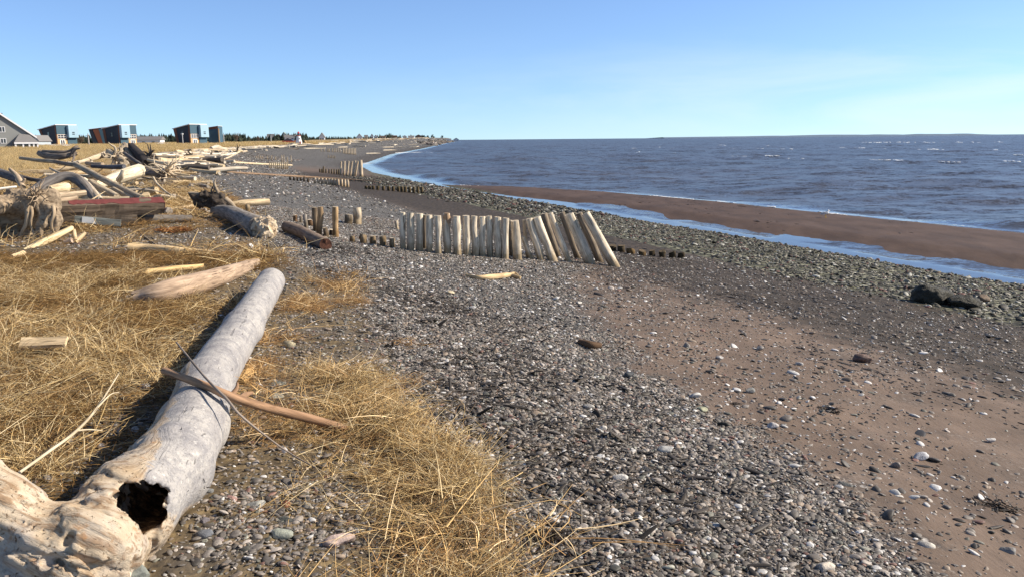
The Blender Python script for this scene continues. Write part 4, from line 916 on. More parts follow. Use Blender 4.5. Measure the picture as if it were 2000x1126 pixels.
def red_beam():
    p0, p1 = at(98, 410, 15.2), at(318, 402, 16.3)
    o, b, d, s_, u_, L = beam('painted_timber', 'heavy dark timber with a red painted top lying on the driftwood heap', 'timber', p0, p1, .34, .24, (.15, .115, .085), up=(.05, -.30, 1), rough=.09)
    mb = MB(); g2 = np.random.default_rng(4); n = 26
    top = np.array(p1)+np.array(p0); xs = np.linspace(.16*L, L*1.002, n)
    V = []
    for i, x in enumerate(xs):
        c = d*x+u_*(.128+.006*g2.random()); wl = .16-.05*g2.random()*(i < 14); V += [c-s_*wl, c+s_*(.165 if i > 12 else .165-.10*g2.random())]
    Q = [[2*i, 2*i+1, 2*i+3, 2*i+2] for i in range(n-1)]; V = np.array(V); V2 = V-u_*.012; k = len(V)
    Q2 = [[k+a for a in q[::-1]] for q in Q]; ring = [2*i for i in range(n)]+[2*i+1 for i in range(n-1, -1, -1)]
    Q3 = [[ring[i], ring[(i+1) % k], k+ring[(i+1) % k], k+ring[i]] for i in range(k)]
    mb.add(np.concatenate([V, V2]), Q=Q+Q2+Q3); e = mb.build('painted_top', M['red'], o); e['label'] = 'flaking red painted face'
    mb = MB(); mb.prism([d*L*1.003+s_*.17-u_*.03, d*L*1.003+s_*.17+u_*.125, d*L*1.003-s_*.16+u_*.125, d*L*1.003-s_*.16-u_*.10], d*.008); mb.build('painted_end', M['red'], o)
red_beam()
o = beam('driftwood_timber', 'dark squared timber lying under the red painted timber', 'timber', at(115, 431, 15.3), at(268, 430, 15.9), .28, .20, (.10, .08, .062), rough=.1)
o = beam('painted_board', 'weathered board with a white painted patch under the red painted timber', 'board', at(146, 428, 14.95), at(236, 436, 15.2), .05, .125, (.20, .215, .20), up=(0, 0, 1), rough=.03)
def board_patch(q):
    ob, b, d, s_, u_, L = q; mb = MB(); f = s_ if s_[1] < 0 else -s_
    mb.prism([d*L*.16-u_*.05+f*.029, d*L*.46-u_*.05+f*.029, d*L*.40+u_*.058+f*.029, d*L*.16+u_*.058+f*.029], f*.006); mb.build('white_paint_patch', M['white'], ob)
board_patch(o)
for u, v, r, Y, u1, v1, r1, Y1, col, lab in (
    (262, 428, 10, 16.2, 372, 427, 7, 16.9, (.16, .145, .13), 'dark grey log end sticking out past the red painted timber'),
    (98, 383, 6, 15.6, 166, 377, 6, 16.2, (.42, .33, .23), 'short weathered pole lying upper on the stump side of the red timber'),
    (100, 392, 5, 15.2, 150, 387, 4.5, 15.6, (.40, .31, .215), 'short weathered pole lying just above the red painted timber'),
    (148, 322, 5.5, 21.5, 277, 389, 7, 17.6, (.33, .275, .205), 'long straight grey pole leaning down to the red painted timber'),
    (178, 358, 8, 18.6, 228, 384, 6, 17.6, (.47, .39, .28), 'thick pale log lying under the long leaning grey pole'),
    (222, 370, 5, 18.8, 262, 389, 5, 17.8, (.42, .34, .24), 'slim pale log tucked beside the long leaning grey pole'),
    (188, 386, 3.2, 17.2, 252, 387, 3.2, 17.4, (.50, .40, .27), 'thin cream pole lying along the back of the red painted timber'),
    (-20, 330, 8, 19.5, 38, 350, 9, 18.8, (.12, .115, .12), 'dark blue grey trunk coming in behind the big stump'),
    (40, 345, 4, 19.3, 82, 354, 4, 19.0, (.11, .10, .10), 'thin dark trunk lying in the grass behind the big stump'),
    (98, 329, 2, 19.6, 130, 343, 2.4, 19.0, (.40, .34, .27), 'thin pale pole leaning on the curved root arch'),
    (40, 309, 3.2, 26, 112, 316, 4.2, 25, (.36, .30, .22), 'long thin grey log lying in the grass beyond the driftwood heap'),
    (108, 316, 4, 25, 152, 323, 4, 24, (.20, .165, .13), 'brown log continuing behind the long thin grey log'),
    (152, 318, 3, 27, 216, 298, 6.5, 29.5, (.50, .42, .31), 'pale tapered trunk sloping up to the twisted root cluster'),
    (170, 319, 4, 26.4, 200, 321, 4, 26.0, (.44, .34, .24), 'stubby tan log lying below the pale tapered trunk'),
    (180, 325, 3.5, 25.0, 242, 326, 5, 24.6, (.10, .105, .125), 'shadowed blue grey log lying under the pale tapered trunk'),  # shadow tone carried by the blue grey wood colour
    (290, 313, 3.2, 26.5, 331, 321, 3.6, 25.6, (.60, .50, .35), 'cream pole end pointing towards the shingle below the black stump'),
    (275, 326, 2.6, 24.6, 320, 327, 2.6, 24.4, (.58, .48, .34), 'thin cream pole lying above the blue shadowed trunk'),
    (341, 345, 3.4, 22.2, 381, 349, 4, 21.8, (.68, .60, .47), 'short white log lying past the spiky root wad'),
    (288, 301, 3, 31, 312, 311, 3, 30, (.50, .43, .32), 'thin pole propped against the black stump'),
    ):
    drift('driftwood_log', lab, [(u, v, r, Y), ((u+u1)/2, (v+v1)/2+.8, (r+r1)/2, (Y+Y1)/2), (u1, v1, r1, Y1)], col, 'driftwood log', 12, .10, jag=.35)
drift('driftwood_plank', 'thin white plank lying behind the big stump', [(-10, 370, 2.5, 16.5), (32, 365, 2.5, 16.8)], (.72, .68, .60), 'plank', 8, .05)
drift('driftwood_stub', 'round cream log butt standing between the stump and the arch', [(98, 372, 9, 16.0), (112, 369, 10, 16.2), (126, 367, 11, 16.5)], (.62, .50, .32), 'driftwood log', 16, .06, endcol=(.66, .55, .38))
drift('root_arch', 'dark curved root arching over the driftwood heap', [(55, 382, 10, 17.2), (95, 358, 10, 17.6), (128, 345, 9, 17.8), (152, 352, 10, 17.8), (172, 372, 8, 17.5), (186, 392, 6, 17.2)], (.17, .155, .145), 'driftwood', 18, .24)
drift('curved_trunk', 'smooth pale trunk curving down beside the dark root arch', [(150, 344, 4, 18.4), (166, 356, 6, 18.1), (180, 372, 6.5, 17.6), (196, 391, 6, 17.1)], (.50, .42, .32), 'driftwood log', 12, .08)
drift('driftwood_stub', 'pale forked root piece standing up behind the big stump', [(20, 331, 3, 18.4), (34, 345, 5, 18.2), (44, 366, 6, 17.8)], (.42, .33, .235), 'driftwood', 10, .15, branches=[[(43, 360, 4, 17.9), (49, 350, 2, 17.9)]])
drift('driftwood_log', 'broad white bleached trunk with a broken brown snag in the heap', [(188, 363, 8, 20.2), (215, 353, 11, 20.6), (245, 343, 13, 21.0), (272, 334, 13, 21.4)], (.72, .63, .47), 'driftwood log', 18, .10, jag=.6, branches=[[(232, 352, 6, 20.3), (237, 343, 5, 20.2), (241, 333, 4, 20.2)]], fork_name='snag')
drift('driftwood_log', 'lower white bleached trunk half hidden under the long leaning grey pole', [(165, 352, 5, 19.6), (190, 372, 7, 19.2), (205, 381, 6, 19.0)], (.66, .58, .45), 'driftwood log', 14, .1)
o = drift('driftwood_log', 'blue shadowed trunk ending in a spiky pale root wad', [(270, 336, 7, 22.2), (300, 337, 7.5, 22.0), (322, 338, 9, 21.8)], (.135, .135, .155), 'driftwood log', 14, .08)  # trunk's shade is painted in as a dark blue wood colour
def wad(parent, c, n, L, r, seed, col, nm='root_wad', **k):
    mb = roots(c, n, L, r, seed, **k); e = mb.build(nm, M['wood'], parent, (0, 0, 0), True, col)
    if parent is not None: e.data.transform(Matrix.Translation(-parent.location))
    return e
wad(o, at(322, 338, 21.6), 34, .62, .035, 12, (.56, .46, .33), up=.25, bias=(.5, -.3, 0))
wad(o, at(318, 345, 21.5), 14, .42, .05, 13, (.12, .095, .075), 'dark_roots', up=-.1)
drift('driftwood_branch', 'crooked pale branch lying below the spiky root wad', [(299, 346, 2, 21.2), (306, 358, 2, 20.2), (318, 370, 2, 19.4), (335, 382, 1.6, 18.6)], (.58, .48, .34), 'branch', 7, .2)
drift('driftwood_branch', 'forked pale root standing on end beside the spiky root wad', [(338, 334, 2.4, 23), (341, 322, 2.2, 23.2), (337, 312, 1.6, 23.4)], (.56, .46, .33), 'branch', 7, .2, branches=[[(341, 324, 2, 23.2), (348, 328, 1.6, 23.1), (353, 338, 1.2, 22.9)]])
o = drift('tree_stump', 'black charred stump leaning on top of the driftwood heap', [(258, 287, 7, 30.0), (272, 303, 10, 29.4), (287, 320, 11, 28.6)], (.045, .04, .04), 'stump', 14, .18, jag=1.0)
wad(o, at(292, 302, 29.0), 16, .55, .045, 21, (.10, .085, .075), up=.3, bias=(.3, 0, 0))
drift('tree_stump', 'split grey stump standing beside the black charred stump', [(245, 286, 6, 30.4), (252, 302, 7.5, 29.8), (262, 318, 8, 29.0)], (.33, .27, .20), 'stump', 13, .18, jag=1.2, branches=[[(240, 300, 4, 29.8), (238, 292, 5, 30), (241, 286, 4, 30.1)]], fork_name='snag')
o = drift('root_tangle', 'twisted grey root tangle on the heap below the split stump', [(212, 297, 6, 28.8), (228, 306, 8, 28.2), (242, 317, 7, 27.6)], (.40, .335, .25), 'driftwood', 12, .2)
wad(o, at(226, 305, 28), 26, .62, .055, 22, (.42, .35, .26), up=.2); wad(o, at(236, 303, 28.3), 14, .5, .06, 23, (.06, .05, .045), 'dark_roots', up=.1)
drift('driftwood_log', 'dark log slanting across the root tangle', [(244, 300, 3.2, 27.6), (262, 313, 3.4, 27.0), (275, 321, 3, 26.6)], (.12, .11, .11), 'driftwood log', 10, .1)
o = drift('driftwood_log', 'boat shaped dark trunk with a branching end lying in the marsh grass', [(78, 300, 6, 31), (98, 306, 7, 30), (122, 306, 6, 29.6), (146, 300, 5, 29.8)], (.17, .145, .125), 'driftwood log', 14, .2, jag=.8, branches=[[(84, 296, 3, 30.5), (110, 298, 4, 30), (134, 296, 3, 30), (146, 288, 2.5, 30), (152, 286, 1.4, 30.2)], [(140, 300, 3, 29.6), (147, 292, 2.5, 29.6), (156, 290, 1.5, 29.6)], [(145, 303, 2.5, 29.4), (144, 310, 2, 29), (141, 316, 1.5, 28.8)]])
def dark_stump():
    Y = 18.3; W = lambda u, v, y=Y: at(u, v, y)
    caps = [(W(404, 382), W(430, 394), .13, .16), (W(376, 385), W(404, 381), .06, .09), (W(430, 394), W(450, 405), .12, .05), (W(418, 383), W(444, 381), .09, .04), (W(388, 397), W(425, 402), .07, .09)]
    o, base = sdf_thing('root_stump', 'low dark root stump on the shingle edge behind the thick grey log', 'stump', caps, .03, .10, (.075, .06, .048), lambda g: .09*fbm(g*6, 3, 12)+.05*fbm(g*15, 2, 13), [(W(412, 385, 17.9), W(425, 395, 18), .06, .08)])
    for pp, rr in (([W(436, 390), W(424, 372), W(419, 358), W(421, 350)], [.05, .04, .028, .012]), ([W(440, 388), W(452, 398), W(462, 408)], [.07, .055, .03]), ([W(368, 377), W(384, 379), W(396, 384)], [.03, .05, .05])):
        mb = MB(); tube(mb, pp, rr, 8, 5, .2, 3); e = mb.build('root_prong', M['wood'], o, (0, 0, 0), True, (.36, .29, .21)); e.data.transform(Matrix.Translation(-Vector(base)))
    wad(o, W(415, 385), 18, .42, .03, 31, (.10, .08, .065), 'fine_roots', up=.2)
dark_stump()

# broken sticks and slivers lying through the heap
def sticks():
    g2 = np.random.default_rng(77)
    for k in range(46):
        u = g2.uniform(20, 360); v = g2.uniform(318, 400) if k < 34 else g2.uniform(295, 325); p = hit(u, v, .12+.35*g2.random()*(u < 290)); a = g2.uniform(0, 3.14); L = g2.uniform(.3, 1.1); d = np.array([math.cos(a), math.sin(a), g2.normal(0, .35)])*L
        mb = MB(); tube(mb, [p-d/2, p+g2.normal(0, .05*L, 3), p+d/2], [.022*L+.006, .018*L+.006, .008], 6, 3, .2, k, .5)
        f = g2.uniform(.7, 1.1); c = CREAM if g2.random() < .6 else (GREY if g2.random() < .6 else DARK)
        tag(mb.build('driftwood_stick', M['wood'], None, p, True, tuple(q*f for q in c)), 'loose broken stick lying among the logs of the driftwood heap', 'stick', 'loose sticks in the driftwood heap')
sticks()

def bleached():
    g2 = np.random.default_rng(88)
    for k in range(30):
        u = g2.uniform(30, 350); v = g2.uniform(300, 392) if u < 300 else g2.uniform(296, 345); p = hit(u, v, .10+.25*g2.random()); dist = p[1]
        if u < 100 and v > 345: continue
        a = g2.choice([.25, 2.7])+g2.normal(0, .45); L = g2.uniform(.9, 2.4); d = np.array([math.cos(a), math.sin(a), g2.normal(0, .12)])*L; r = g2.uniform(.045, .10)
        mb = MB(); tube(mb, [p-d/2, p-d*.1+g2.normal(0, .03, 3), p+d*.2+g2.normal(0, .03, 3), p+d/2], [r, r*1.05, r*.9, r*.6], 11, 5, .14, k, .6)
        f = g2.uniform(.8, 1.1); c = PALE if g2.random() < .6 else CREAM
        tag(mb.build('driftwood_log', M['wood'], None, p, True, tuple(q*f for q in c)), 'straight bleached log in the crowded middle of the driftwood heap', 'driftwood log', 'straight bleached logs in the driftwood heap')
bleached()
# =====================================================================
# GROYNES: rows of driven posts
# =====================================================================
SAWN = (.55, .47, .36)
def post(name, label, cat, top, base, rp, color, group, sides=12, amp=.13, Y=None, near=True, wave=.009, lean=0.0, topcol=None):
    """a driven post from its foot in the ground to its top (photo pixels of foot and top)"""
    b = np.array(hit(*base)) if Y is None else np.array(at(*base, Y)); d_ = FW@(b-np.array(CAM)); r = rp*.97*d_/F_PX
    t = np.array(at(top[0], top[1], b[1]+lean)); s = hash_str(label) % 700; g2 = np.random.default_rng(s); ax = t-b
    P = [b-ax*.10, b, b+ax*.35+np.array([*g2.normal(0, wave*r*12, 2), 0]), b+ax*.7+np.array([*g2.normal(0, wave*r*12, 2), 0]), t] if near else [b-ax*.12, b, t]
    k = g2.uniform(.9, 1.12, 3); Rr = [r*1.05, r*1.02, r*k[0], r*k[1], r*.95] if near else [r, r, r*.95]
    mb = MB(); cap = MB() if near else None; tube(mb, P, Rr, sides, 6 if near else 2, amp if near else .08, s, 0, cap)
    o = mb.build(name, M['post'], None, b, True, tuple(c*f for c, f in zip(color, g2.uniform(.88, 1.1)*np.array([1, 1, 1])))); tag(o, label, cat, group)
    if near:
        e = cap.build('sawn_top', M['wood'], o, (0, 0, 0), True, topcol or SAWN); e.data.transform(Matrix.Translation(-Vector(b)))
    return o
PC = (.60, .525, .41)
G1 = 'posts of the nearest groyne'
front = [((787, 415), (787, 486), 5.6), ((802, 416), (802, 488), 7.5), ((819.5, 417), (820, 490), 6.8), ((838, 420), (839, 492), 6.6), ((855.5, 421), (856, 494), 6.6), ((872, 417), (875, 495), 7.4), ((891.5, 422), (893, 497), 8), ((910, 421), (912, 498), 7.6), ((926.5, 422), (928, 499), 7), ((941, 423), (943, 500), 6.6), ((955, 422), (957, 501), 6.4), ((972, 424), (973, 503), 7.4), ((988, 426), (987, 505), 6.2), ((1005, 431), (1011, 506), 9.4), ((1033, 427), (1057, 508), 7.2), ((1048, 424), (1080, 510), 9), ((1074, 416), (1111, 511), 6), ((1111, 418), (1152, 515), 10), ((1143, 417), (1201, 520), 9.5)]
extra = {6: 'knobby topped', 13: 'broad smooth', 15: 'broad leaning', 16: 'narrow leaning', 17: 'thick leaning', 18: 'last thick strongly leaning'}
for i, (t, b, r) in enumerate(front):
    if i == 18: lab = 'thick strongly leaning pale post at the sea end of the nearest groyne'
    elif i >= 14: lab = f'leaning pale post, {ORD[18-i]} before the sea end post of the nearest groyne front row'
    else: lab = f'pale upright post, {ORD[i]} from the land end of the nearest groyne front row'
    o = post('groyne_post', lab, 'post', t, b, r, PC, G1, amp=.17)
    if i == 5:                                                        # knob with a stripped brown band
        p = at(873, 430, o.location.y-.01); mb = MB(); tube(mb, [p+np.array([0, 0, -.22]), p, p+np.array([0, 0, .14])], [.05, .075, .06], 10, 4, .2, 3); e = mb.build('knot', M['wood'], o, (0, 0, 0), True, (.36, .25, .16)); e.data.transform(Matrix.Translation(-o.location))
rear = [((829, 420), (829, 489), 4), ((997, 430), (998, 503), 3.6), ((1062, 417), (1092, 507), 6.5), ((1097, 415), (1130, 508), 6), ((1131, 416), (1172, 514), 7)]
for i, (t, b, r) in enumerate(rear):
    post('groyne_post', f'shaded brown post, {ORD[i]} from the land end of the nearest groyne back row', 'post', t, b, r, (.22, .18, .135), G1, amp=.15, Y=float(hit(*b)[1])+.35)  # shade behind the front row is put into this darker wood colour
post('broken_post', 'snapped pointed post low between the leaning posts of the nearest groyne', 'post', (1021, 462), (1037, 506), 4, PC, G1)
post('broken_post', 'slim broken post top leaning beside the broad smooth post of the nearest groyne', 'post', (1023, 430), (1030, 505), 3, (.48, .38, .26), G1)
# ruined landward end
G1b = 'ruined posts at the land end of the nearest groyne'
for t, b, r, c, lab in (((596, 419), (598, 446), 4, GREY, 'thin short weathered post behind the round brown log'), ((605, 429), (607, 440), 5, BROWN, 'low stump post nearest the round brown log'), ((614, 405), (617, 452), 5.5, (.20, .15, .10), 'dark split half of the tall twin post'), ((625, 404), (623, 460), 5.5, (.34, .235, .135), 'orange brown half of the tall twin post'), ((655, 404), (657, 464), 6, (.45, .31, .17), 'tall single brown post standing alone'), ((681, 419), (680, 437), 7.5, (.30, .25, .19), 'squat stump beside the bullet shaped post'), ((697, 406), (698, 438), 9, (.50, .42, .31), 'fat bullet shaped post with a rounded top'), ((634, 445), (638, 463), 5, (.20, .155, .11), 'small rotten stump between the tall posts'), ((648, 448), (647, 460), 5, (.07, .055, .045), 'black rotten stump beside the tall single post'), ((483, 400), (484, 415), 4.5, (.40, .31, .2), 'short stump peeping over the thick grey log'), ((576, 420), (577, 433), 4.5, BROWN, 'low rounded stump above the round brown log'), ((774, 431), (776, 447), 3, PALE, 'white splinter post before the long post row'), ((587, 422), (588, 436), 3, GREY, 'slim grey stick post next to the low rounded stump')):
    post('ruined_post', lab, 'post', t, b, r, c, G1b, amp=.22)
for i, (u, v, h, r) in enumerate(((689, 473, 11, 5), (710, 475, 17, 7), (729, 477, 16, 6), (748, 480, 19, 6.5), (766, 483, 18, 5.5))):
    post('stump_post', f'cut off post stump, {ORD[i]} from land before the nearest groyne', 'post stump', (u-1, v-h), (u, v), r, (.36, .28, .185), 'cut off stumps before the nearest groyne', amp=.18)
for i, (u, v, h, r) in enumerate(((1196, 490, 14, 8), (1214, 492, 16, 8), (1232, 496, 13, 8), (1256, 499, 12, 8), (1274, 500, 14, 7), (1294, 502, 15, 7), (1313, 503, 14, 7.5), (1331, 504, 13, 7))):
    post('stump_post', f'weedy post stump, {ORD[i]} seaward of the leaning end of the nearest groyne', 'post stump', (u-1, v-h*.8), (u, v), r*.95, (.22, .155, .08) if i in (3, 2) else (.10, .08, .05), 'weedy stumps seaward of the nearest groyne', amp=.3, topcol=(.13, .10, .065))
# farther groynes
def row(pts, lab, group, color, r, name='groyne_post', amp=.1, cat='post'):
    for i, (t, b) in enumerate(pts): post(name, lab % ORD[i], cat, t, b, r if np.isscalar(r) else r[i], color, group, 7, amp, near=False)
row([((u, 347.3+.06*(u-615)), (u+.5, 358+.11*(u-615))) for u in (615, 622, 629, 636, 643, 648, 654, 660, 667, 673, 679)], 'low pale post, %s from land in the second groyne', 'pale posts of the second groyne', (.62, .50, .36), 2.9)
row([((u, 345+.1*(u-567)), (u, 352+.12*(u-567))) for u in (567, 574, 581, 587, 594, 602)], 'short dark post, %s from land in the second groyne', 'dark posts of the second groyne', (.13, .10, .07), 2.2)
row([((u, 363+.02*(u-715)), (u, 369+.085*(u-715))) for u in (715, 722, 729, 738, 749, 759, 768, 778, 785, 792, 800, 808, 816, 824)], 'weedy dark post, %s from land at the sea end of the second groyne', 'weedy posts of the second groyne', (.15, .115, .065), 3.2)
row([((666, 316), (665, 342)), ((673, 315), (672, 342)), ((681, 315), (678, 343)), ((688, 315), (684, 343)), ((694, 314), (689, 344)), ((699, 315), (694, 344)), ((704, 313), (706, 345))], 'tall post, %s from land in the third groyne by the water', 'tall posts of the third groyne', (.56, .46, .33), [2, 2, 2, 2, 2, 2.2, 4])
row([((u, 330+.03*(u-625)-(5 if u == 632 else 0)), (u, 337+.11*(u-625))) for u in (625, 629, 632, 637, 643, 648, 653, 658, 662)], 'low dark post, %s from land in the third groyne', 'low posts of the third groyne', (.17, .135, .09), 1.9)
row([((u, 345-.02*(u-590)), (u, 348-.05*(u-590))) for u in (594, 600, 607, 613, 619)], 'tiny stub, %s from land in the third groyne', 'stubs of the third groyne', (.12, .09, .06), 1.5)
row([((u, 316.5), (u, 328.6+.06*(u-526))) for u in (526.5, 530.5, 534.5, 538.5, 542.5, 546.5, 550.5, 554.5, 558, 561.5)], 'pale post, %s from land in the front row of the fourth groyne', 'front posts of the fourth groyne', (.50, .41, .28), 1.3)
row([((u, t), (u+.5, b)) for u, t, b in ((500, 305, 309), (504, 304, 309), (508, 304, 310), (512, 306, 310), (522, 305, 312), (530, 304, 313), (538, 306, 314), (550, 303, 316), (554, 303, 317), (561, 307, 317), (568, 304, 317))], 'pale post, %s from land in the back row of the fourth groyne', 'back posts of the fourth groyne', (.44, .36, .26), 1.1)
row([((u, 290), (u+.4, 300+.1*(u-670))) for u in (670, 673, 676, 679, 682, 685, 688, 691, 694)], 'pale post, %s from land at the sea end of the fifth groyne', 'sea end posts of the fifth groyne', (.52, .43, .31), 1.15)
row([((u, 290), (u, 296+.06*(u-627))) for u in (627, 633, 640, 643, 649, 653, 656, 660, 664)], 'short post, %s from land at the land end of the fifth groyne', 'land end posts of the fifth groyne', (.42, .35, .25), 1.0)
row([((u, 303+.1*(u-640)), (u, 308.5+.1*(u-640))) for u in (641, 645, 648, 651, 654)], 'leaning stub, %s from land before the fifth groyne', 'stubs before the fifth groyne', (.34, .28, .2), .9)
row([((455, 331), (455, 337)), ((449, 333), (449, 338)), ((492, 333), (493, 341)), ((468, 332), (469, 338))], 'pale pointed stub, %s of four along the long dark beam', 'stubs along the long dark beam', PALE, 2, amp=.2)
drift('long_beam', 'long dark beam lying on the shingle beside the second groyne', [(440, 336, 2), (520, 341, 2.1), (600, 346, 2.2), (690, 352, 2.0), (742, 357, 1.6)], (.24, .165, .11), 'beam', 8, .06, sub=4)
drift('long_pole', 'long cream pole lying on the shingle beside the fourth groyne', [(402, 313, 2.6), (440, 316, 2), (500, 320, 2), (570, 323, 1.4)], (.60, .49, .33), 'pole', 8, .08, sub=4)
drift('long_pole', 'brown pole lying behind the long cream pole', [(388, 306, 2.2), (430, 310, 2), (470, 316, 1.6)], (.24, .18, .13), 'pole', 7, .1, sub=3)
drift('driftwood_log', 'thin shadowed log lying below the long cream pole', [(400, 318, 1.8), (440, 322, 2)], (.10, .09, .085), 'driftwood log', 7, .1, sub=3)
drift('driftwood_branch', 'long bent pale branch bridging the far driftwood and the cream pole', [(432, 313.5, 1.5), (446, 308, 1.5), (460, 301, 1.6), (468, 297, 1.7), (482, 295.5, 1.6)], (.60, .50, .36), 'branch', 7, .1, sub=4)
drift('standing_snag', 'dark branched snag sticking up from the far driftwood', [(465, 296, 1.2), (464, 290, 1.1, 112), (463, 281, .6, 112)], (.10, .08, .065), 'branch', 6, .15, branches=[[(464, 291, .8, 112), (469, 284, .5, 112)], [(465, 293, .8, 112), (460, 288, .5, 112)]])
for u0, v0, u1, v1, r, col, lab in (
    (322, 307, 368, 303, 3, CREAM, 'thick cream log in the far heap beside the black stump'), (326, 311, 366, 312, 3.2, (.60, .47, .30), 'second cream log of the far heap, under the thick one'), (330, 303, 352, 299, 2, PALE, 'thin pale log lying on the far cream logs'),
    (384, 300, 430, 301, 2.2, PALE, 'white log lying on the shingle edge past the dark root ball'), (395, 297, 404, 294, 4, (.66, .54, .36), 'squat cream stump piece on the far strandline'), (425, 296, 448, 294, 1.5, CREAM, 'cream log by the grass edge past the squat stump piece'),
    (430, 304, 452, 299, 1.4, PALE, 'thin pale log crossing beside the long bent branch'), (340, 343, 300, 342, 1.5, PALE, 'thin pale stick under the spiky root wad'), (383, 337, 369, 338, 1.6, CREAM, 'short pale stick on the shingle past the short white log'),
    (443, 324, 452, 327, 2, PALE, 'small pale forked piece on the shingle'), (300, 318, 328, 323, 2, CREAM, 'slim cream log in front of the cream pole end'), (412, 290, 418, 301, 1.1, GREY, 'thin pole leaning on the white log'), (307, 290, 316, 308, 1.3, (.52, .42, .3), 'thin pole standing up beside the black stump')):
    drift('driftwood_log', lab, [(u0, v0, r), ((u0+u1)/2, (v0+v1)/2+.3, r), (u1, v1, r*.8)], col, 'driftwood log', 8, .1, sub=3, jag=.3)
o = drift('root_ball', 'dark root ball at the end of the far cream logs', [(368, 306, 4), (378, 308, 5)], (.07, .055, .045), 'stump', 10, .25)
wad(o, np.array(o.location)+np.array([0, 0, .3]), 14, .8, .07, 41, (.08, .065, .05), up=.3)
# the strandline running away down the coast: one log each
def strand():
    g2 = np.random.default_rng(17); pr = []
    for k in range(5):
        mb = MB(); tube(mb, [(-.5, 0, 0), (-.15, g2.normal(0, .02), .01), (.2, g2.normal(0, .02), 0), (.5, 0, .01)], [.045, .05, .04, .028], 7, 3, .2, 60+k, .5); o_ = mb.build('driftwood_log', M['wood'], None, (0, 0, 0), True); pr.append(o_)
    n = 0; used = set()
    def put(x, y, L, col, lab, grp, th=1.0, dz=0):
        nonlocal n
        p = pr[n % 5]; o_ = p if n < 5 else p.copy()
        if n >= 5: SCOL.objects.link(o_)
        a = math.atan2(1.0, -.36)+g2.normal(0, .5) if g2.random() < .7 else g2.uniform(0, 6.28)
        o_.location = (x, y, gz(x, y)+.03*L*th+dz); o_.scale = (L, L*th, L*th); o_.rotation_euler = (g2.uniform(0, 6), g2.normal(0, .06), a); fcol = g2.uniform(.75, 1.1); o_.color = (*[c*fcol for c in col], 1)
        tag(o_, lab, 'driftwood log', grp); n += 1
    for _ in range(88):
        y = 42+150*g2.random()**1.4; sg = np.interp(y, *SG); s = sg+g2.normal(.2, 1.3); x = float(np.interp(y, *SHX))+(s-17.5)/.928
        if g2.random() < .75: put(x, y, g2.uniform(1.6, 4.5), PALE if g2.random() < .55 else CREAM, 'pale driftwood log among many along the far strandline', 'pale logs along the far strandline', g2.uniform(.7, 1.5), .05*g2.random())
        else: put(x, y, g2.uniform(1.5, 3.5), DARK, 'dark driftwood log among many along the far strandline', 'dark logs along the far strandline', 1.2)
    for _ in range(85):
        y = 190+700*g2.random()**1.2; sg = np.interp(y, *SG); s = sg+g2.normal(-2, 5+y*.01); x = float(np.interp(y, *SHX))+(s-17.5)/.928
        put(x, y, g2.uniform(3, 6.5), PALE, 'tiny pale log on the distant strandline beyond the lighthouse', 'pale logs on the distant strandline', g2.uniform(.5, 1.0))
    mb = MB()
    for k in range(420):
        y = 170+900*g2.random()**1.3 if k < 220 else g2.uniform(46, 180); sg = np.interp(y, *SG); s = sg+(g2.normal(-2, 5+y*.012) if k < 220 else g2.normal(-.5, 1.3)); x = float(np.interp(y, *SHX))+(s-17.5)/.928; L = g2.uniform(2.5, 6.5) if k < 220 else g2.uniform(.8, 3.2); a = g2.uniform(0, 6.28); p = np.array([x, y, gz(x, y)+.18]); d = np.array([math.cos(a), math.sin(a), 0])*L
        tube(mb, [p-d/2, p+d*.1, p+d/2], [(.14 if k < 220 else .085)*g2.uniform(.6, 1.6)]*2+[.06], 6, 1, .2, k)
    tag(mb.build('distant_driftwood', M['wood'], smooth=True, color=(.60, .53, .42)), 'pale driftwood litter far down the strandline', kind='stuff')
    for _ in range(40):
        y = g2.uniform(17, 44); sg = np.interp(y, *SG); s = sg-abs(g2.normal(1.6, 1.6)); x = float(np.interp(y, *SHX))+(s-17.5)/.928
        put(x, y, g2.uniform(.6, 2.2), CREAM if g2.random() < .6 else GREY, 'small weathered driftwood piece scattered about the driftwood heap', 'small pieces about the driftwood heap', g2.uniform(.7, 1.4))
strand()

# =====================================================================
# STONES
# =====================================================================
def rock(name, label, cat, u, v, rp, ry, rz, color, seed, group=None, mat=None, sub=3, flat=.6, ang=.4, sink=.25, rotz=None, hi=None):
    """rp half width px; ry, rz depth and height relative to it"""
    p = np.array(hit(u, v)); r = rp*(FW@(p-np.array(CAM)))/F_PX; V0, T0 = (IV4, IT4) if sub == 4 else (IV3, IT3)
    V = stone_shape(V0, seed, 1.0, ang); V = V/np.abs(V).max(0)*np.array([1, ry, rz]); V = V*(1+.05*fbm(V*4+seed, 3, seed))[:, None]*r
    if mat is M['boulder']: V += V/np.linalg.norm(V, axis=1)[:, None]*(r*(.12*fbm(V*2.2/r, 4, seed)+.16*np.abs(fbm(V*4/r, 3, seed+3))))[:, None]
    a = rotz if rotz is not None else (seed*1.37) % 6.28; c, s = math.cos(a), math.sin(a); 
    if rotz is None and ry < .95: a = ((seed*.77) % 1.2)-.6; c, s = math.cos(a), math.sin(a)
    V = V @ np.array([[c, s, 0], [-s, c, 0], [0, 0, 1]])
    o = link(name, mesh_np(name, V, T=T0, attrs=dict(gco=V)), mat or M['rock'], None, (p[0], p[1], p[2]+r*rz*(1-sink*2)*.8), color); return tag(o, label, cat, group)
BG = 'weedy boulders by the channel'
rock('boulder', 'bigger dark weedy boulder at the edge of the cobbles', 'boulder', 1822, 589, 41, .75, .50, (.1, .1, .07), 3, None, M['boulder'], 4, sink=.12, rotz=.15)
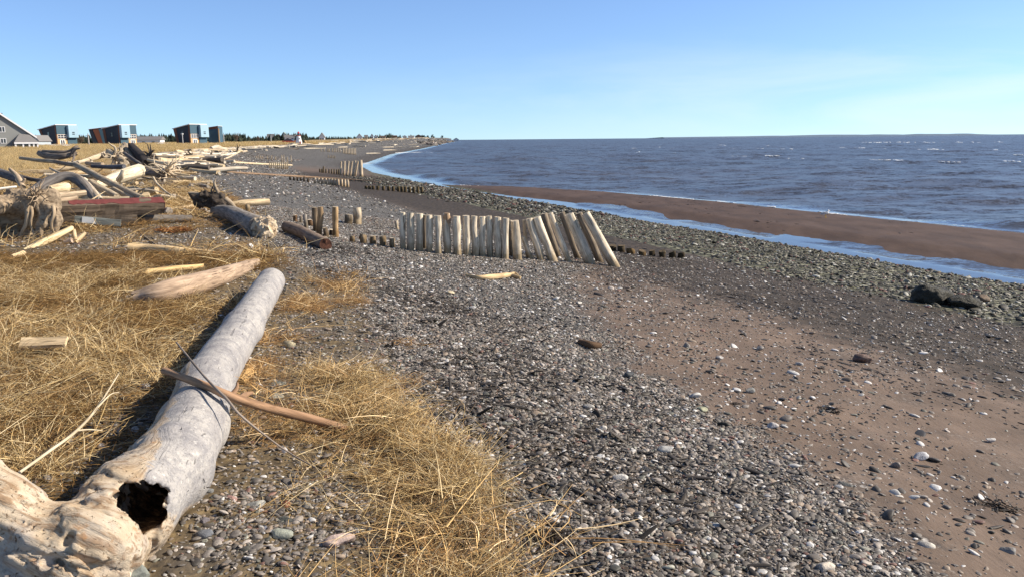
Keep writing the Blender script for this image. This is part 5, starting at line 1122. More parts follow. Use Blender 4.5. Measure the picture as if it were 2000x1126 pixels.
rock('boulder', 'lower dark weedy boulder leaning on the bigger boulder', 'boulder', 1880, 598, 32, .85, .46, (.1, .1, .07), 8, None, M['boulder'], 4, sink=.18, rotz=-.3)
rock('boulder', 'small brown boulder beside the lower weedy boulder', 'boulder', 1920, 588, 14, .8, .7, (.17, .12, .08), 9, None, M['rock'], 3)
NS = [(408, 960, 11, .7, .6, (.20, .205, .20), 'grey egg shaped stone beside the hollow root, nearest the trunk'), (419, 972, 9, .8, .6, (.19, .195, .185), 'grey stone under the egg shaped stone by the trunk'), (421, 988, 9, .9, .7, (.22, .225, .215), 'round grey stone below the pink stone'), (453, 977, 18, .5, .45, (.38, .235, .205), 'long pink stone beside the hollow root'), (432, 966, 7, .7, .5, (.36, .27, .20), 'small tan stone next to the long pink stone'),
      (398, 1020, 12, .8, .6, (.20, .18, .19), 'purple grey stone among the pile by the hollow root'), (403, 1048, 22, .7, .45, (.16, .17, .19), 'wide slate blue stone in the pile by the hollow root'), (389, 1070, 12, .8, .5, (.20, .20, .195), 'grey wedge stone under the wide slate blue stone'), (414, 1076, 11, .8, .6, (.21, .215, .205), 'angular grey stone at the front of the stone pile'), (428, 1056, 11, .8, .7, (.26, .21, .205), 'mauve stone at the side of the stone pile'),
      (503, 988, 24, .6, .35, (.30, .30, .28), 'flat pale grey slab beside the red stone'), (560, 988, 12, .8, .8, (.26, .10, .055), 'angular brick red stone in the straw'), (596, 990, 18, .5, .4, (.32, .295, .25), 'oblong beige stone beside the red stone'), (557, 1018, 20, .6, .35, (.09, .095, .085), 'dark flat slate above the pale green slab'), (552, 1046, 26, .6, .4, (.36, .38, .32), 'pale green slab half under the straw'), (517, 1036, 9, .9, .8, (.21, .22, .26), 'small round bluish stone beside the pale green slab'),
      (664, 1060, 32, .55, .4, (.46, .36, .32), 'pale pink streaked stone under the straw heap'), (242, 1158, 50, .7, .95, (.20, .215, .195), 'big angular grey green slab in front of the hollow root'), (566, 676, 17, .6, .55, (.40, .35, .24), 'beige rounded stone in the straw past the trunk'), (541, 753, 18, .6, .35, (.22, .235, .205), 'flat greenish stone above the beige flat stone'), (537, 778, 20, .6, .4, (.30, .28, .225), 'flat beige stone near the broken branch'), (628, 814, 9, .9, .7, (.085, .09, .095), 'small dark round stone at the end of the broken branch'), (284, 757, 13, .6, .5, (.36, .36, .375), 'pale grey stone in the trunk shadow'), (622, 733, 12, .6, .4, (.2, .22, .21), 'small grey flat stone in the straw by the shingle'), (548, 700, 10, .7, .5, (.2, .2, .19), 'small grey stone just below the beige rounded stone')]
for k, (u, v, r, ry, rz, c, lab) in enumerate(NS): rock('stone', lab, 'stone', u, v, r, ry, rz, c, 60+k, sink=.22)
SS_ = [(1683, 705, 19, .7, .55, (.17, .115, .095), 'reddish brown rough rock alone on the sand'), (1509, 834, 12, .7, .6, (.55, .52, .50), 'white wedge shaped stone on the smooth sand'), (1805, 1070, 20, .6, .5, (.50, .47, .42), 'white faceted stone at the shingle edge on the sand'), (1800, 893, 20, .55, .4, (.48, .48, .50), 'white and grey stone pair on the open sand'), (1357, 774, 12, .7, .5, (.50, .49, .48), 'white stone at the corner of the shingle'), (1370, 800, 12, .9, .4, (.36, .36, .25), 'flat greenish cream stone on the shingle corner'), (1228, 736, 13, .7, .6, (.06, .065, .07), 'dark angular slate on the shingle'), (1211, 934, 16, .6, .4, (.52, .50, .47), 'white flat stone in the middle of the shingle'), (1081, 1018, 12, .7, .6, (.66, .62, .56), 'bright white stone near the straw heap'), (1180, 838, 9, .8, .7, (.60, .56, .50), 'small white stone on the shingle above the white flat one'), (879, 573, 9, .8, .5, (.55, .47, .32), 'cream stone on the far shingle'), (601, 385, 6, .7, .5, (.68, .65, .58), 'white disc stone beyond the ruined posts'), (1310, 1020, 16, .6, .4, (.12, .125, .13), 'flat dark grey stone lower on the shingle'), (1150, 795, 12, .6, .4, (.46, .44, .40), 'pale flat stone on the upper shingle'), (1610, 1112, 24, .7, .5, (.58, .52, .44), 'large cream stone at the bottom of the shingle'), (1300, 880, 18, .6, .4, (.38, .38, .37), 'broad light grey stone amid the shingle'), (1650, 950, 16, .6, .4, (.13, .135, .13), 'dark flat stone at the sand edge'), (1465, 765, 12, .6, .5, (.22, .22, .21), 'grey stone on the sand past the shingle corner'), (1484, 682, 9, .7, .6, (.30, .28, .26), 'small pale stone on the stony upper sand'), (1750, 972, 14, .5, .4, (.56, .53, .48), 'long white stone on the lower sand'), (1935, 860, 12, .6, .4, (.52, .5, .48), 'white stone on the sand by the dark pebbles'), (1967, 1078, 18, .7, .5, (.24, .23, .22), 'grey mottled stone on the lowest sand'), (1560, 612, 5, .7, .6, (.6, .57, .52), 'small white stone on the dark upper sand'), (1130, 592, 7, .7, .5, (.52, .50, .46), 'white stone where the shingle thins out'), (490, 486, 7, .7, 1.1, (.72, .70, .66), 'white lump of quartz beside the rotten log end'), (1560, 712, 9, .6, .5, (.52, .50, .47), 'pale stone pair on the sand by the rough rock'), (1405, 700, 9, .6, .5, (.42, .41, .40), 'light grey stone on the stony upper sand')]
for k, (u, v, r, ry, rz, c, lab) in enumerate(SS_): rock('stone', lab, 'stone', u, v, r, ry, rz, c, 120+k, sink=.2)
# seaweed tangles
def kelp(label, u, v, n, L, mat, seed, flat=.25):
    p = np.array(hit(u, v)); g2 = np.random.default_rng(seed); mb = MB()
    for k in range(n):
        a = g2.uniform(0, 6.28); q = p+np.array([*g2.normal(0, L*.3, 2), .008]); P = [q]
        for _ in range(4):
            a += g2.normal(0, .9); q = q+np.array([math.cos(a)*L*.22, math.sin(a)*L*.22, g2.normal(0, L*.06)]); q[2] = max(q[2], p[2]+.004+flat*L*.12*g2.random()); P.append(q.copy())
        rr = L*g2.uniform(.02, .045); tube(mb, P, [rr, rr, rr*.9, rr*.7, rr*.3], 5, 2, .2, k)
    tag(mb.build('seaweed_clump', mat, None, p, True), label, 'seaweed')
kelp('dark brown seaweed clump on the open sand by the frame edge', 1942, 992, 34, .14, M['kelp'], 1); kelp('dark seaweed strand on the sand below the shingle corner', 1620, 800, 20, .13, M['kelp'], 2); kelp('flat brown seaweed disc on the lower sand', 1750, 1025, 26, .08, M['kelp'], 3, .05)
kelp('rusty orange seaweed heap in front of the dark timber', 338, 452, 70, .34, M['orange'], 4, .8); kelp('dark red seaweed knot by the end of the broken branch', 655, 815, 26, .07, plain('dark_red_seaweed', (.09, .015, .015), .6), 5, .8); kelp('dark seaweed clump on the shingle by the straw heap', 1060, 1050, 24, .12, M['kelp'], 6); kelp('small dark seaweed clump on the stony upper sand', 1440, 790, 16, .08, M['kelp'], 7)

# =====================================================================
# GULL
# =====================================================================
def gull():
    p = np.array(hit(1612, 425)); a = lambda x, y, z: p+np.array([x, y, z])
    caps = [(a(-.10, 0, .15), a(.05, 0, .19), .045, .062), (a(.05, 0, .19), a(.085, 0, .245), .05, .034), (a(.085, 0, .245), a(.10, 0, .268), .034, .036), (a(-.10, 0, .15), a(-.20, 0, .135), .04, .012)]
    V, Q = sdf_caps(caps, .010, .03, pad=.03)
    o = tag(link('gull', mesh_np('gull', V-p, Q=Q), M['bird'], None, p), 'white gull standing at the water edge of the sand bar', 'bird')
    mb = MB(); tube(mb, [(-.20, -.035, .15), (-.08, -.055, .19), (.03, -.05, .20)], [.008, .03, .022], 8, 4, .02, 1); mb.build('wing', M['wing'], o, smooth=True)
    mb = MB(); tube(mb, [(-.20, .035, .15), (-.08, .055, .19), (.03, .05, .20)], [.008, .03, .022], 8, 4, .02, 1); mb.build('wing', M['wing'], o, smooth=True)
    mb = MB(); tube(mb, [(.125, 0, .268), (.16, 0, .262), (.18, 0, .252)], [.012, .009, .003], 7, 3, 0, 1); mb.build('beak', M['beak'], o, smooth=True)
    for s in (-1, 1):
        mb = MB(); tube(mb, [(.0, s*.025, .0), (.0, s*.025, .12)], [.006, .008], 6, 2, 0, 1); tube(mb, [(-.01, s*.025, .005), (.05, s*.025, .005)], [.008, .014], 6, 2, 0, 1); mb.build('leg', M['beak'], o, smooth=True)
gull()
# =====================================================================
# BUILDINGS AND THE FAR SHORE
# =====================================================================
class House:
    """local frame: origin at the near corner or centre of the front, +x along the front, +y into the house"""
    def __init__(s, name, label, cat, u, v, Y, rot, group=None):
        s.b = np.array(at(u, v, Y)); s.o = empty(name, s.b, R(rot), label, cat, group); s.ppm = F_PX/(FW@(s.b-np.array(CAM)))
    def part(s, name, mat, mb, parent=None, bevel=0, lab=None):
        e = mb.build(name, mat, parent or s.o, (0, 0, 0), False, None, bevel)
        if lab: e['label'] = lab
        return e
    def box(s, name, mat, x0, x1, y0, y1, z0, z1, parent=None, lab=None):
        mb = MB(); mb.box(((x0+x1)/2, (y0+y1)/2, (z0+z1)/2), (x1-x0, y1-y0, z1-z0)); return s.part(name, mat, mb, parent, 0, lab)
    def prism(s, name, mat, poly, ext, parent=None, lab=None):
        mb = MB(); mb.prism(poly, ext); return s.part(name, mat, mb, parent, 0, lab)
    def window(s, x, z, w, h, y=0.0, mat='trim', nx=2, nz=1, name='window'):
        """a window on the front wall: frame with its panes"""
        mb = MB(); t = .09; d = .07
        for xx in np.linspace(x-w/2, x+w/2, nx+1): mb.box((xx, y-d/2, z), (t, d, h+t))
        for k, zz in enumerate(np.linspace(z-h/2, z+h/2, nz+1)): mb.box((x, y-d/2-.004, zz), (w-t*.5, d, t))
        f = s.part(name, M[mat], mb); s.box('pane', M['glass'], x-w/2+.02, x+w/2-.02, y-.03, y-.012, z-h/2+.02, z+h/2-.02, f); return f

def gable_house():
    H = House('gable_house', 'grey gabled house with white roof trim and a glazed porch', 'house', 8, 297, 150, 37); k = 1/H.ppm
    X = lambda u: (u-8)*k; Z = lambda v: (297-v)*k
    w, ze, zp = X(62), Z(267), Z(224); D = 9.0
    H.prism('wall', M['grey'], [(-w, 0, 0), (w, 0, 0), (w, 0, ze), (0, 0, zp), (-w, 0, ze)], (0, D, 0))
    sl = (zp-ze)/w; ov = .35; t = .16
    roof = None
    for sg_ in (-1, 1):
        a = (0, -ov, zp+.06); b = (sg_*(w+ov), -ov, ze-ov*sl+.06); roof = H.prism('roof', M['roof'], [a, b, (b[0], -ov, b[2]+t), (0, -ov, zp+.06+t)], (0, D+2*ov, 0))
        H.prism('roof_trim', M['trim'], [(0, -ov-.05, zp-.16), (sg_*(w+ov+.03), -ov-.05, ze-ov*sl-.16), (sg_*(w+ov+.03), -ov-.05, ze-ov*sl+.17), (0, -ov-.05, zp+.20)], (0, .046, 0), roof)
    H.window(X(9), Z(254), 9*k, 10*k); H.window(X(9), Z(276), 9*k, 9*k); H.window(X(-28), Z(276), 9*k, 9*k); H.window(X(44), Z(267.5), 6*k, 4.5*k)
    mb = MB(); tube(mb, [(X(12), 1.2, Z(231)), (X(12), 1.2, Z(224))], [.14, .14], 8, 1, 0, 1); tube(mb, [(X(12), 1.2, Z(224)), (X(12), 1.2, Z(222.4))], [.22, .2], 8, 1, 0, 1); H.part('chimney_pipe', M['black'], mb)
    # glazed porch
    x0, x1, zb, zt, dp = X(26), X(63), Z(280), Z(264), 2.6
    mb = MB(); mb.prism([(x0-.2, -dp-.2, zb), (x1+.2, -dp-.2, zb), (x1-1.0, -.01, zt), (x0+1.0, -.01, zt)], (0, 0, .12)); mb.prism([(x1+.2, -dp-.2, zb), (x1+.2, -.01, zb), (x1-1.0, -.01, zt)], (0, 0, .12)); mb.prism([(x0-.2, -.01, zb), (x0-.2, -dp-.2, zb), (x0+1.0, -.01, zt)], (0, 0, .12))
    por = H.part('porch_roof', M['roof'], mb)
    H.box('porch_fascia', M['trim'], x0-.22, x1+.22, -dp-.26, -dp-.212, zb-.18, zb+.10, por)
    for q in (x0, x0+(x1-x0)*.34, x0+(x1-x0)*.62, x0+(x1-x0)*.82, x1): H.box('porch_post', M['trim'], q-.13, q+.13, -dp-.13, -dp+.13, 0, zb-.02)
    H.box('porch_rail', M['trim'], x0+.13, x1-.13, -dp-.05, -dp+.05, zb*.28, zb*.36); H.box('porch_glazing', M['glass'], x0+.1, x1-.1, -dp+.14, -dp+.17, 0, zb-.05)
gable_house()

def cottage(label, u, v, Y, LBpx, LApx, hpx, box_first=False, drop=8.5, lean=9.0, rot=60, rear=None, dark=True):
    H = House('cottage', label, 'cottage', u, v, Y, rot, 'modern holiday cottages'); k = 1/H.ppm; th = R(rot)
    d = ray(u, v)[:2]; d /= np.linalg.norm(d); perp = np.array([d[1], -d[0]]); fx = abs(np.array([math.cos(th), math.sin(th)])@perp); fy = abs(np.array([-math.sin(th), math.cos(th)])@perp)
    LB, LA, h = LBpx*k/fx, LApx*k/fy, hpx*k; hd = drop*k; ln = lean*k/fy
    H.prism('body', M['navy'], [(0, 0, 0), (0, 0, h), (0, LA, h-hd), (0, LA-ln, 0)], (LB, 0, 0))
    # red-brown bands at both edges of the shaded gable wall
    e = .9; H.prism('side_band', M['rust'], [(-.06, LA-ln, 0), (-.06, LA, h-hd-.02), (-.06, LA-e*1.3, h-hd*(1-e*1.3/LA)-.02), (-.06, LA-ln-e, 0)], (.055, 0, 0)); H.prism('side_band', M['rust'], [(-.06, 0, 0), (-.06, .42, 0), (-.06, .5, h-.05), (-.06, 0, h-.02)], (.055, 0, 0))
    H.prism('roof', M['trim'], [(-.25, -.25, h+.02), (-.25, LA+.3, h-hd-.02), (-.25, LA+.3, h-hd+.16), (-.25, -.25, h+.20)], (LB+.5, 0, 0))
    H.box('side_window', M['glass'], -.05, -.01, LA*.42, LA*.50, h*.48, h*.68)
    sp = LB*.52; bx = (0, LB-sp) if box_first else (sp, LB); px_ = (LB-sp, LB) if box_first else (0, sp)
    H.box('front_panel', M['slate'], px_[0]+.02, px_[1], -.12, -.005, h*.58, h-.04, None, None)
    H.box('timber_panel', M['oak'], px_[0]+.05, px_[1]-.1, -.10, -.006, .0, h*.36)
    H.box('window_surround', M['oak'], px_[0]+.05, px_[1]-.1, -.08, -.006, h*.37, h*.57)
    c = (px_[0]+px_[1])/2; H.window(c, h*.47, (sp-.5), h*.17, -.081, 'trim', 3, 2)
    dr = H.box('door', M['trim'], c-.75, c+.75, -.15, -.101, .05, h*.33); H.box('door_glass', M['glass'], c-.5, c-.1, -.17, -.152, .5, h*.30, dr); H.box('door_glass', M['glass'], c+.1, c+.5, -.17, -.152, .5, h*.30, dr)
    bq = H.box('box_window_bay', M['pane'], bx[0]+.03, bx[1]+.1, -1.0, -.008, h*.42, h+.0); cx = (bx[0]+bx[1])/2
    for zz in (.58, .66): H.box('slot_window', M['glass'], cx-.35, cx+.35, -1.03, -1.003, h*zz-.12, h*zz+.12, bq)
    H.box('lower_wall', M['slate'], bx[0]+.04, bx[1], -.20, -.008, 0, h*.415)
    return H, LB, LA, h, k
cottage('dark angular cottage with white box bay standing nearest the grey gabled house', 113, 287, 226, 34, 30, 41.5)
H, LB, LA, h, k = cottage('dark angular cottage with white box bay at its corner, before the rust red cottage', 236, 287, 228, 30, 30, 41.5, True, 6.5, 4)
H, LB, LA, h, k = cottage('dark angular cottage with white box bay beside a lamp post, farthest from the gabled house', 373, 286, 224, 30, 30, 41.5, False, 8, 6)
H2 = House('cottage_wing', 'slate blue wedge shaped cottage with rusty top edge behind the last dark cottage', 'cottage', 408, 286, 236, 8, 'modern holiday cottages'); k = 1/H2.ppm
H2.prism('body', M['slate'], [(0, 0, 0), (19*k, 0, 0), (19.5*k, 0, 38*k), (0, 0, 35*k)], (0, 6, 0)); H2.prism('top_band', M['rust'], [(0, -.05, 32*k), (19.3*k, -.05, 33.5*k), (19.6*k, -.05, 38.4*k), (0, -.05, 35.4*k)], (0, .045, 0)); H2.prism('roof', M['trim'], [(-.2, -.2, 35.5*k), (19.9*k, -.2, 38.5*k), (19.9*k, -.2, 39.1*k), (-.2, -.2, 36.1*k)], (0, 6.4, 0))
H2.box('end_trim', M['oak'], 19.4*k, 19.4*k+.25, -.1, .2, 0, 34*k)
H3 = House('cottage_wing', 'leaning rust red and slate cottage with a dark flank behind the middle cottage', 'cottage', 192, 287, 242, 20, 'modern holiday cottages'); k = 1/H3.ppm
H3.prism('body', M['navy'], [(-7*k, 0, 0), (-14*k, 0, 33*k), (16*k, 0, 37*k), (16*k, 0, 0)], (0, 7, 0)); H3.prism('rust_wall', M['rust'], [(3*k, -.06, 0), (10*k, -.06, 0), (3*k, -.06, 34.5*k), (-7*k, -.06, 33.5*k)], (0, .05, 0)); H3.prism('slate_wall', M['slate'], [(10.2*k, -.06, 0), (22*k, -.06, 0), (15*k, -.06, 36*k), (3.4*k, -.06, 34.6*k)], (0, .05, 0)); H3.prism('roof', M['trim'], [(-15*k, -.2, 33.2*k), (17*k, -.2, 37.4*k), (17*k, -.2, 38*k), (-15*k, -.2, 33.8*k)], (0, 7.4, 0))
H4 = House('small_house', 'small pale gabled house between the grey house and the first cottage', 'house', 70, 290, 200, 10); k = 1/H4.ppm
H4.prism('wall', plain('pale_blue_siding', (.42, .48, .52)), [(-6*k, 0, 0), (6*k, 0, 0), (6*k, 0, 14*k), (1*k, 0, 24*k), (-6*k, 0, 12*k)], (0, 8, 0)); H4.prism('roof', M['roof'], [(1*k, -.3, 24.3*k), (8*k, -.3, 13*k), (8*k, -.3, 14*k), (1*k, -.3, 25.3*k)], (0, 8.6, 0)); H4.prism('roof', M['roof'], [(1*k, -.3, 24.3*k), (-8*k, -.3, 8.5*k), (-8*k, -.3, 9.5*k), (1*k, -.3, 25.3*k)], (0, 8.6, 0)); H4.window(0, 11*k, 5*k, 4*k)
def low_house(label, u0, u1, vt, Y, wall, roofc, rot=5, gable=False, name='far_house'):
    """small far house fitted to the ground where it stands"""
    b = at((u0+u1)/2, 275, Y); gzv = max(gz(b[0], b[1]), -1.0); ppm = F_PX/(FW@(b-np.array(CAM))); vb = proj((b[0], b[1], gzv))[1]
    H = House(name, label, 'house', u0, vb, Y, rot); k = 1/H.ppm; w = (u1-u0)*k; h = max((vb-vt)*k*1.25, 3.2)
    if gable: H.prism('wall', wall, [(0, 0, -.5), (w, 0, -.5), (w, 0, h*.55), (w/2, 0, h), (0, 0, h*.55)], (0, w*.9, 0)); H.prism('roof', roofc, [(w/2, -.4, h+.05), (w+.5, -.4, h*.5), (w+.5, -.4, h*.5+.3), (w/2, -.4, h+.35)], (0, w*.9+.8, 0)); H.prism('roof', roofc, [(w/2, -.4, h+.05), (-.5, -.4, h*.5), (-.5, -.4, h*.5+.3), (w/2, -.4, h+.35)], (0, w*.9+.8, 0))
    else: H.box('wall', wall, 0, w, 0, w*.6, -.5, h*.62); H.prism('roof', roofc, [(-.4, -.4, h*.62), (-.4, w*.6+.4, h*.62), (-.4, w*.3, h)], (w+.8, 0, 0))
    for q in (.28, .7): H.box('window', M['glass'], w*q-.5, w*q+.5, -.06, -.01, h*.2, h*.42)
    return H
W_, Gt, Bn = M['white'], plain('grey_green_siding', (.25, .31, .28)), plain('brown_shingle', (.11, .075, .055))
for a in (('long low white building with grey roof between the cottages', 268, 312, 277.5, 300, W_, M['roof']), ('grey green far house left of the white lighthouse', 523, 535, 266, 470, Gt, M['roof']), ('dark roofed far house beside the grey green one', 540, 549, 267, 480, Bn, Bn, 5, True), ('tall white far house with green roof near the lighthouse', 550, 560, 263, 480, W_, Gt, 5, True), ('low white far house just behind the lighthouse', 556, 577, 269.5, 440, W_, M['roof']),
          ('white far house alone on the plain past the lighthouse', 624, 634, 264, 700, W_, M['roof'], 5, True), ('bright white two storey far house at the end of the dark trees', 697, 707, 265, 850, W_, M['roof'], 5, True), ('cream far house next to the bright white two storey one', 712, 718, 266, 860, plain('cream_siding', (.6, .54, .42)), M['roof']), ('slim white far house second past the two storey one', 724, 729, 264.5, 880, W_, Bn, 5, True), ('white far house with grey roof in the middle of the village', 731, 737, 266, 900, W_, M['roof'], 5, True), ('low brown roofed far house in the village', 742, 753, 268.5, 950, plain('tan_siding', (.4, .34, .26)), Bn), ('dark brown far house by the round trees of the village', 763, 775, 266, 1000, Bn, Bn), ('small white far house past the dark brown one', 787, 794, 269, 1100, W_, M['roof'], 5, True), ('long low white far building near the point', 797, 809, 271, 1120, W_, M['roof']), ('big brown far house with steep roof near the point', 811, 824, 265, 1150, plain('brown_siding', (.2, .15, .12)), Bn, 5, True), ('low white far building out on the point', 866, 881, 272, 1350, W_, M['roof']), ('last white far house at the tip of the point', 886, 896, 271.3, 1450, W_, M['roof'], 5, True)):
    low_house(*a)
def lighthouse():
    b = np.array(at(584, 282.6, 214)); o = empty('lighthouse', b, .3, 'small white tapered lighthouse with a red lantern top', 'lighthouse'); k = 1.12*(FW@(b-np.array(CAM)))/F_PX
    def ring(z0, r0, z1, r1, mat, name, par=None):
        mb = MB(); n = 8; V = [[r*math.cos(i*math.pi/4), r*math.sin(i*math.pi/4), z] for z, r in ((z0, r0), (z1, r1)) for i in range(n)]
        mb.add(V, Q=[[i, (i+1) % n, n+(i+1) % n, n+i] for i in range(n)], T=[[0, i+1, i] for i in range(1, n-1)]+[[n, n+i, n+i+1] for i in range(1, n-1)]); return mb.build(name, mat, par or o)
    ring(0, 6.2*k, 15*k, 3.1*k, M['white'], 'tower'); ring(15.05*k, 3.9*k, 15.9*k, 3.9*k, M['redroof'], 'gallery'); l = ring(15.95*k, 2.1*k, 19*k, 2.1*k, M['glass'], 'lantern'); ring(19.05*k, 2.9*k, 22.3*k, .3*k, M['redroof'], 'lantern_roof', l)
    mb = MB(); mb.box((2.0*k, -5.4*k, 2.6*k), (2.2*k, .12, 5*k)); mb.build('door', M['redroof'], o); mb = MB(); mb.box((1.2*k, -4.1*k, 10*k), (1.3*k, .12, 1.8*k)); mb.build('window', M['glass'], o)
lighthouse()
H5 = House('shed', 'small dark leaning shed with a pale side beside the lighthouse', 'shed', 590, 283, 222, 10); k = 1/H5.ppm
H5.prism('wall', plain('dark_green_boards', (.08, .09, .07)), [(0, 0, 0), (8*k, 0, 0), (4*k, 0, 8*k), (1*k, 0, 8*k)], (0, 1.6, 0)); H5.prism('pale_side', M['oak'], [(8.2*k, -.05, 0), (10*k, -.05, 0), (5.4*k, -.05, 8.2*k), (4.2*k, -.05, 8.2*k)], (0, 1.7, 0))
def car():
    b = np.array(at(567, 283.0, 232)); b[2] = gz(b[0], b[1]); o = empty('parked_car', b, R(8), 'low dark red car parked behind the lighthouse', 'car')
    mb = MB(); mb.prism([(-2.1, -.85, .35), (2.1, -.85, .35), (2.15, -.85, .8), (1.2, -.85, .92), (-2.0, -.85, .95), (-2.15, -.85, .7)], (0, 1.7, 0)); mb.build('body', M['redroof'], o, bevel=.06)
    mb = MB(); mb.prism([(-1.6, -.72, .93), (1.0, -.72, .93), (.4, -.72, 1.42), (-1.2, -.72, 1.42)], (0, 1.44, 0)); c = mb.build('cabin', M['glass'], o, bevel=.05); mb = MB(); mb.box((-.4, 0, 1.45), (1.5, 1.3, .05)); mb.build('roof', M['redroof'], c)
    for x in (-1.35, 1.35):
        for y in (-.8, .8): mb = MB(); tube(mb, [(x, y-.1, .33), (x, y+.1, .33)], [.33, .33], 14, 1, 0, 1); mb.build('wheel', M['tyre'], o)
car()
def pole(label, u, v0, v1, Y, rp, lamp=False, mat=None, name='utility_pole'):
    b = np.array(at(u, v1, Y)); b[2] = min(b[2], gz(b[0], b[1])); t = at(u, v0, Y); r = rp*(FW@(b-np.array(CAM)))/F_PX; o = empty(name, b, 0, label, 'pole'); h = t[2]-b[2]
    mb = MB(); tube(mb, [(0, 0, -.2), (0, 0, h)], [r, r*.8], 8, 1, .02, 1); mb.build('pole', mat or M['metal'], o, smooth=True)
    mb = MB()
    if lamp: mb.box((.0, -.12, h+.12), (.4, .6, .22)); mb.build('lamp_head', M['trim'], o)
    else: mb.box((0, -r, h-.5), (r*6, r*.8, r*.8)); mb.build('crossarm', mat or M['metal'], o)
pole('pale slim pole standing between the first two cottages', 175, 261, 294, 190, 1.3, False, plain('weathered_pole', (.46, .42, .38))); pole('slim lamp post in front of the last dark cottage', 358, 263, 286, 205, .6, True, M['trim'], 'lamp_post'); pole('thin pole standing past the last cottage', 438, 262, 283, 260, .6, False, M['trim']); pole('thin far pole beside the bare brown tree', 530, 265, 282, 300, .5, False, M['trim'])
# old snow banks by the cottages
def snow(label, u, v, ru, rh, Y):
    b = np.array(at(u, v, Y)); b[2] = gz(b[0], b[1]); k = (FW@(b-np.array(CAM)))/F_PX; V = IV3*np.array([ru*k, ru*k*.5, rh*k]); V *= (1+.25*fbm(V*1.1+u, 3, 4))[:, None]
    tag(link('snow_bank', mesh_np('snow_bank', V, T=IT3), M['snow'], None, b), label, 'snow')
for i, a in enumerate((('big old snow bank in front of the first cottage', 122, 290, 34, 5, 185), ('low snow strip beside the pale slim pole', 182, 291, 14, 3, 180), ('snow bank between the middle and last cottages', 318, 284, 22, 4.5, 232), ('snow patch at the foot of the first cottage', 100, 285, 12, 5, 200), ('long snow strip past the last cottage', 455, 284.5, 26, 1.8, 225), ('snow strip in the grass before the far houses', 505, 284.0, 24, 1.6, 225))): snow(*a)
# trees
def bare_tree(label, u, v, Y, hpx, seed):
    b = np.array(at(u, v, Y)); b[2] = gz(b[0], b[1]); k = (FW@(b-np.array(CAM)))/F_PX; h = hpx*k; g2 = np.random.default_rng(seed); o = empty('bare_tree', b, 0, label, 'tree')
    mb = MB(); tube(mb, [(0, 0, -.2), (.05*h, 0, h*.35), (0, 0, h*.7)], [.035*h, .028*h, .012*h], 7, 3, .1, seed); mb.build('trunk', M['twig'], o, smooth=True); mb = MB()
    for _ in range(60):
        z = h*g2.uniform(.2, .65); a = g2.uniform(0, 6.28); e = np.array([math.cos(a)*h*g2.uniform(.1, .36), math.sin(a)*h*g2.uniform(.1, .36), h*g2.uniform(.15, .42)]); p = np.array([.03*h, 0, z])
        tube(mb, [p, p+e*.5+g2.normal(0, .03*h, 3), p+e], [.010*h, .007*h, .004*h], 4, 2, 0, 1)
        for _ in range(5): q = p+e*g2.uniform(.4, 1); d = g2.normal(0, .09*h, 3); d[2] = abs(d[2]); tube(mb, [q, q+d], [.005*h, .0025*h], 3, 1, 0, 1)
    mb.build('crown', M['twig'], o, smooth=True)
bare_tree('brown bare tree standing past the last cottage', 462, 283, 290, 19, 3); bare_tree('bare bushy tree behind the first cottage', 158, 287, 250, 22, 4); bare_tree('bare tree between the pale pole and the rust red cottage', 212, 286, 268, 18, 5); bare_tree('small bare tree in front of the dark wood', 505, 281, 330, 12, 6); bare_tree('bare tree behind the small pale house', 78, 289, 215, 22, 7)
def forest():
    g2 = np.random.default_rng(9); VV, TT, n = [], [], 0
    def conifer(x, y, z, h):
        nonlocal n
        w = h*g2.uniform(.24, .40)
        for k in range(7):
            f = k/7; zc = z+h*(.08+.86*f); rr = w*(1-f)*g2.uniform(.8, 1.2)+.06*h*(1-f); m_ = 7; a = np.linspace(0, 6.28, m_, endpoint=False)+g2.uniform(0, 6)
            rj = rr*g2.uniform(.55, 1.2, m_); V = np.stack([x+rj*np.cos(a), y+rj*np.sin(a), zc-h*.05*g2.random(m_)], 1); V = np.concatenate([V, [[x+g2.normal(0, .02*h), y, zc+h*.24]]]); VV.append(V)
            TT.append(np.array([[i, (i+1) % m_, m_] for i in range(m_)])+n); n += m_+1
    def roundt(x, y, z, h):
        nonlocal n
        for _ in range(14):
            c = np.array([x, y, z+h*.55])+g2.normal(0, .22*h, 3); V = IV2[::2][:20]*0; V = c+g2.normal(0, .13*h, (9, 3)); VV.append(V); TT.append(np.array([[0, 1, 2], [1, 3, 2], [2, 3, 4], [4, 5, 6], [5, 7, 6], [6, 7, 8], [0, 4, 8]])+n); n += 9
    for _ in range(2200):
        u = g2.uniform(-60, 600); Y = g2.uniform(440, 600); b = at(u, 275, Y); h = g2.uniform(3.6, 6.4)*(1.0 if u < 480 else .75); conifer(b[0], b[1], gz(b[0], b[1])-.4, h)
    for _ in range(700):
        u = g2.uniform(570, 770); Y = g2.uniform(980, 1250); b = at(u, 275, Y); h = g2.uniform(4.0, 7.5); conifer(b[0], b[1], gz(b[0], b[1])-.4, h)
    for u in (747, 751, 770, 774, 782, 817, 820, 758, 808, 835, 850):
        Y = 1020+(u-747)*3; b = at(u, 275, Y); 
        for _ in range(3): roundt(b[0]+g2.normal(0, 6), b[1], gz(b[0], b[1])-1.2, g2.uniform(3.5, 5.5))
    V = np.concatenate(VV); tag(link('forest', mesh_np('forest', V, T=np.concatenate(TT), smooth=False), M['tree']), 'dark conifer wood along the far plain', kind='stuff')
forest()
# armour stones along the point
y = g.uniform(520, 1500, 2600); s_ = g.normal(9.5, 2.5, 2600); x = np.interp(y, *SHX)+(s_-17.5)/.928; pebbles('rock_armour', x, y, ground(x, y), g.uniform(.8, 2.4, 2600), g, stone_cols(2600, g, .03, .1, .10), .3)
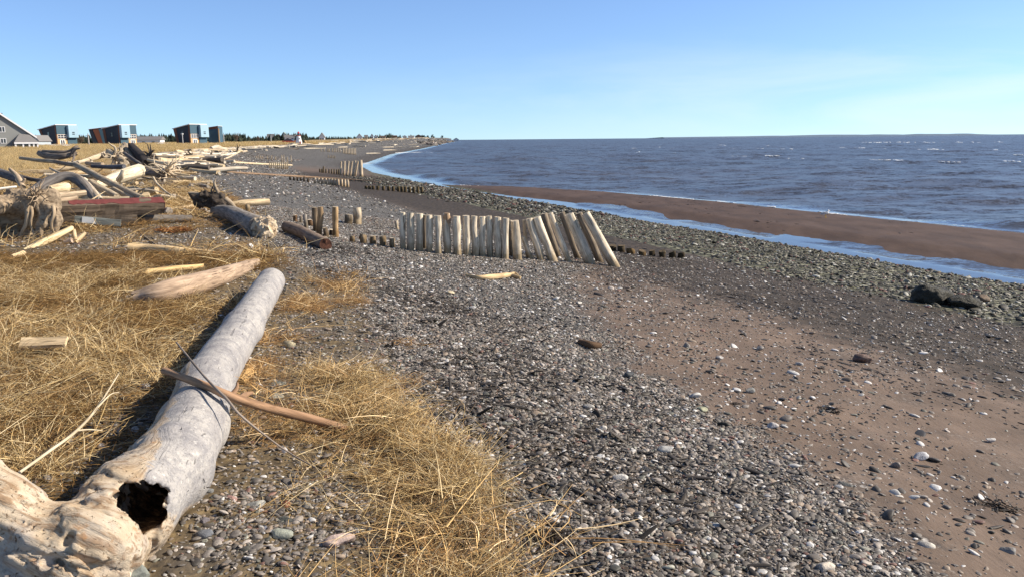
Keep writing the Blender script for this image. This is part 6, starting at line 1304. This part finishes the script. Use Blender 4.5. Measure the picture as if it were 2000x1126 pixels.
# =====================================================================
# BREAKING WAVES
# =====================================================================
def whitecaps():
    mb = MB(); g2 = np.random.default_rng(31); S = [(1145, 1640, 98, 98), (80, 120, 127, 127), (200, 230, 122, 122), (270, 300, 128, 128), (410, 450, 126, 126), (570, 640, 130, 130), (670, 735, 128, 128), (740, 762, 114, 114), (820, 872, 130, 130), (1105, 1122, 122, 122), (1170, 1250, 125, 126), (1320, 1390, 130, 130), (1470, 1610, 131, 133), (1710, 1760, 135, 135), (1810, 1870, 136, 136), (1030, 1080, 155, 155), (1270, 1290, 153, 153), (720, 800, 162, 165), (810, 860, 174, 176), (900, 920, 177, 177), (560, 680, 166, 169), (1255, 1480, 182, 189), (1500, 1700, 190, 197), (1890, 1990, 190, 191), (1740, 1778, 97, 97), (1855, 1892, 96, 96), (1665, 1700, 97, 97), (280, 325, 150, 150), (100, 140, 146, 146), (500, 550, 112, 112), (1950, 2000, 158, 158)]
    for x0, x1, y0, y1 in S:
        u0, u1, v0, v1 = 1200+x0/2.5, 1200+x1/2.5, 240+y0/2.5, 240+y1/2.5; u = u0
        while u < u1:
            f = (u-u0)/max(u1-u0, 1e-6); v = v0+(v1-v0)*f+g2.normal(0, .25); p = hit(u, v); k = np.linalg.norm(p)/F_PX; L = g2.uniform(2, 9)*k; edge = math.sin(math.pi*min(max(f, .04), .96))**.4
            if g2.random() < .62:
                hgt = g2.uniform(.5, 1.3)*k*edge*.9; V = IV2*np.array([L*.5, max(1.5*hgt, .3), hgt]); V = V*(1+.5*fbm(IV2*2.2+u, 3, 4))[:, None]; mb.add(V+p+np.array([0, 0, .05]), T=IT2)
            u += g2.uniform(1.5, 5)
    for pts, hh in (([(708, 319.6), (726, 319.2), (744, 319.8)], .5), ([(772, 299), (800, 298.5), (830, 298), (848, 299)], .6), ([(826, 297), (850, 300), (885, 302.3), (922, 303)], .7), ([(822, 355.5), (836, 357.5), (846, 361), (838, 363)], .8), ([(640, 0), (640, 0)], 0)):
        if hh == 0: continue
        P = [np.array(hit(*q))+np.array([0, 0, .03]) for q in pts]; k = np.linalg.norm(P[0])/F_PX; tube(mb, P, [hh*k*.6*g2.uniform(.5, 1.2) for _ in P], 6, 8, .5, 5)
    tag(mb.build('whitecaps', M['foam'], smooth=True), 'white breaking wave crests', kind='stuff')
whitecaps()
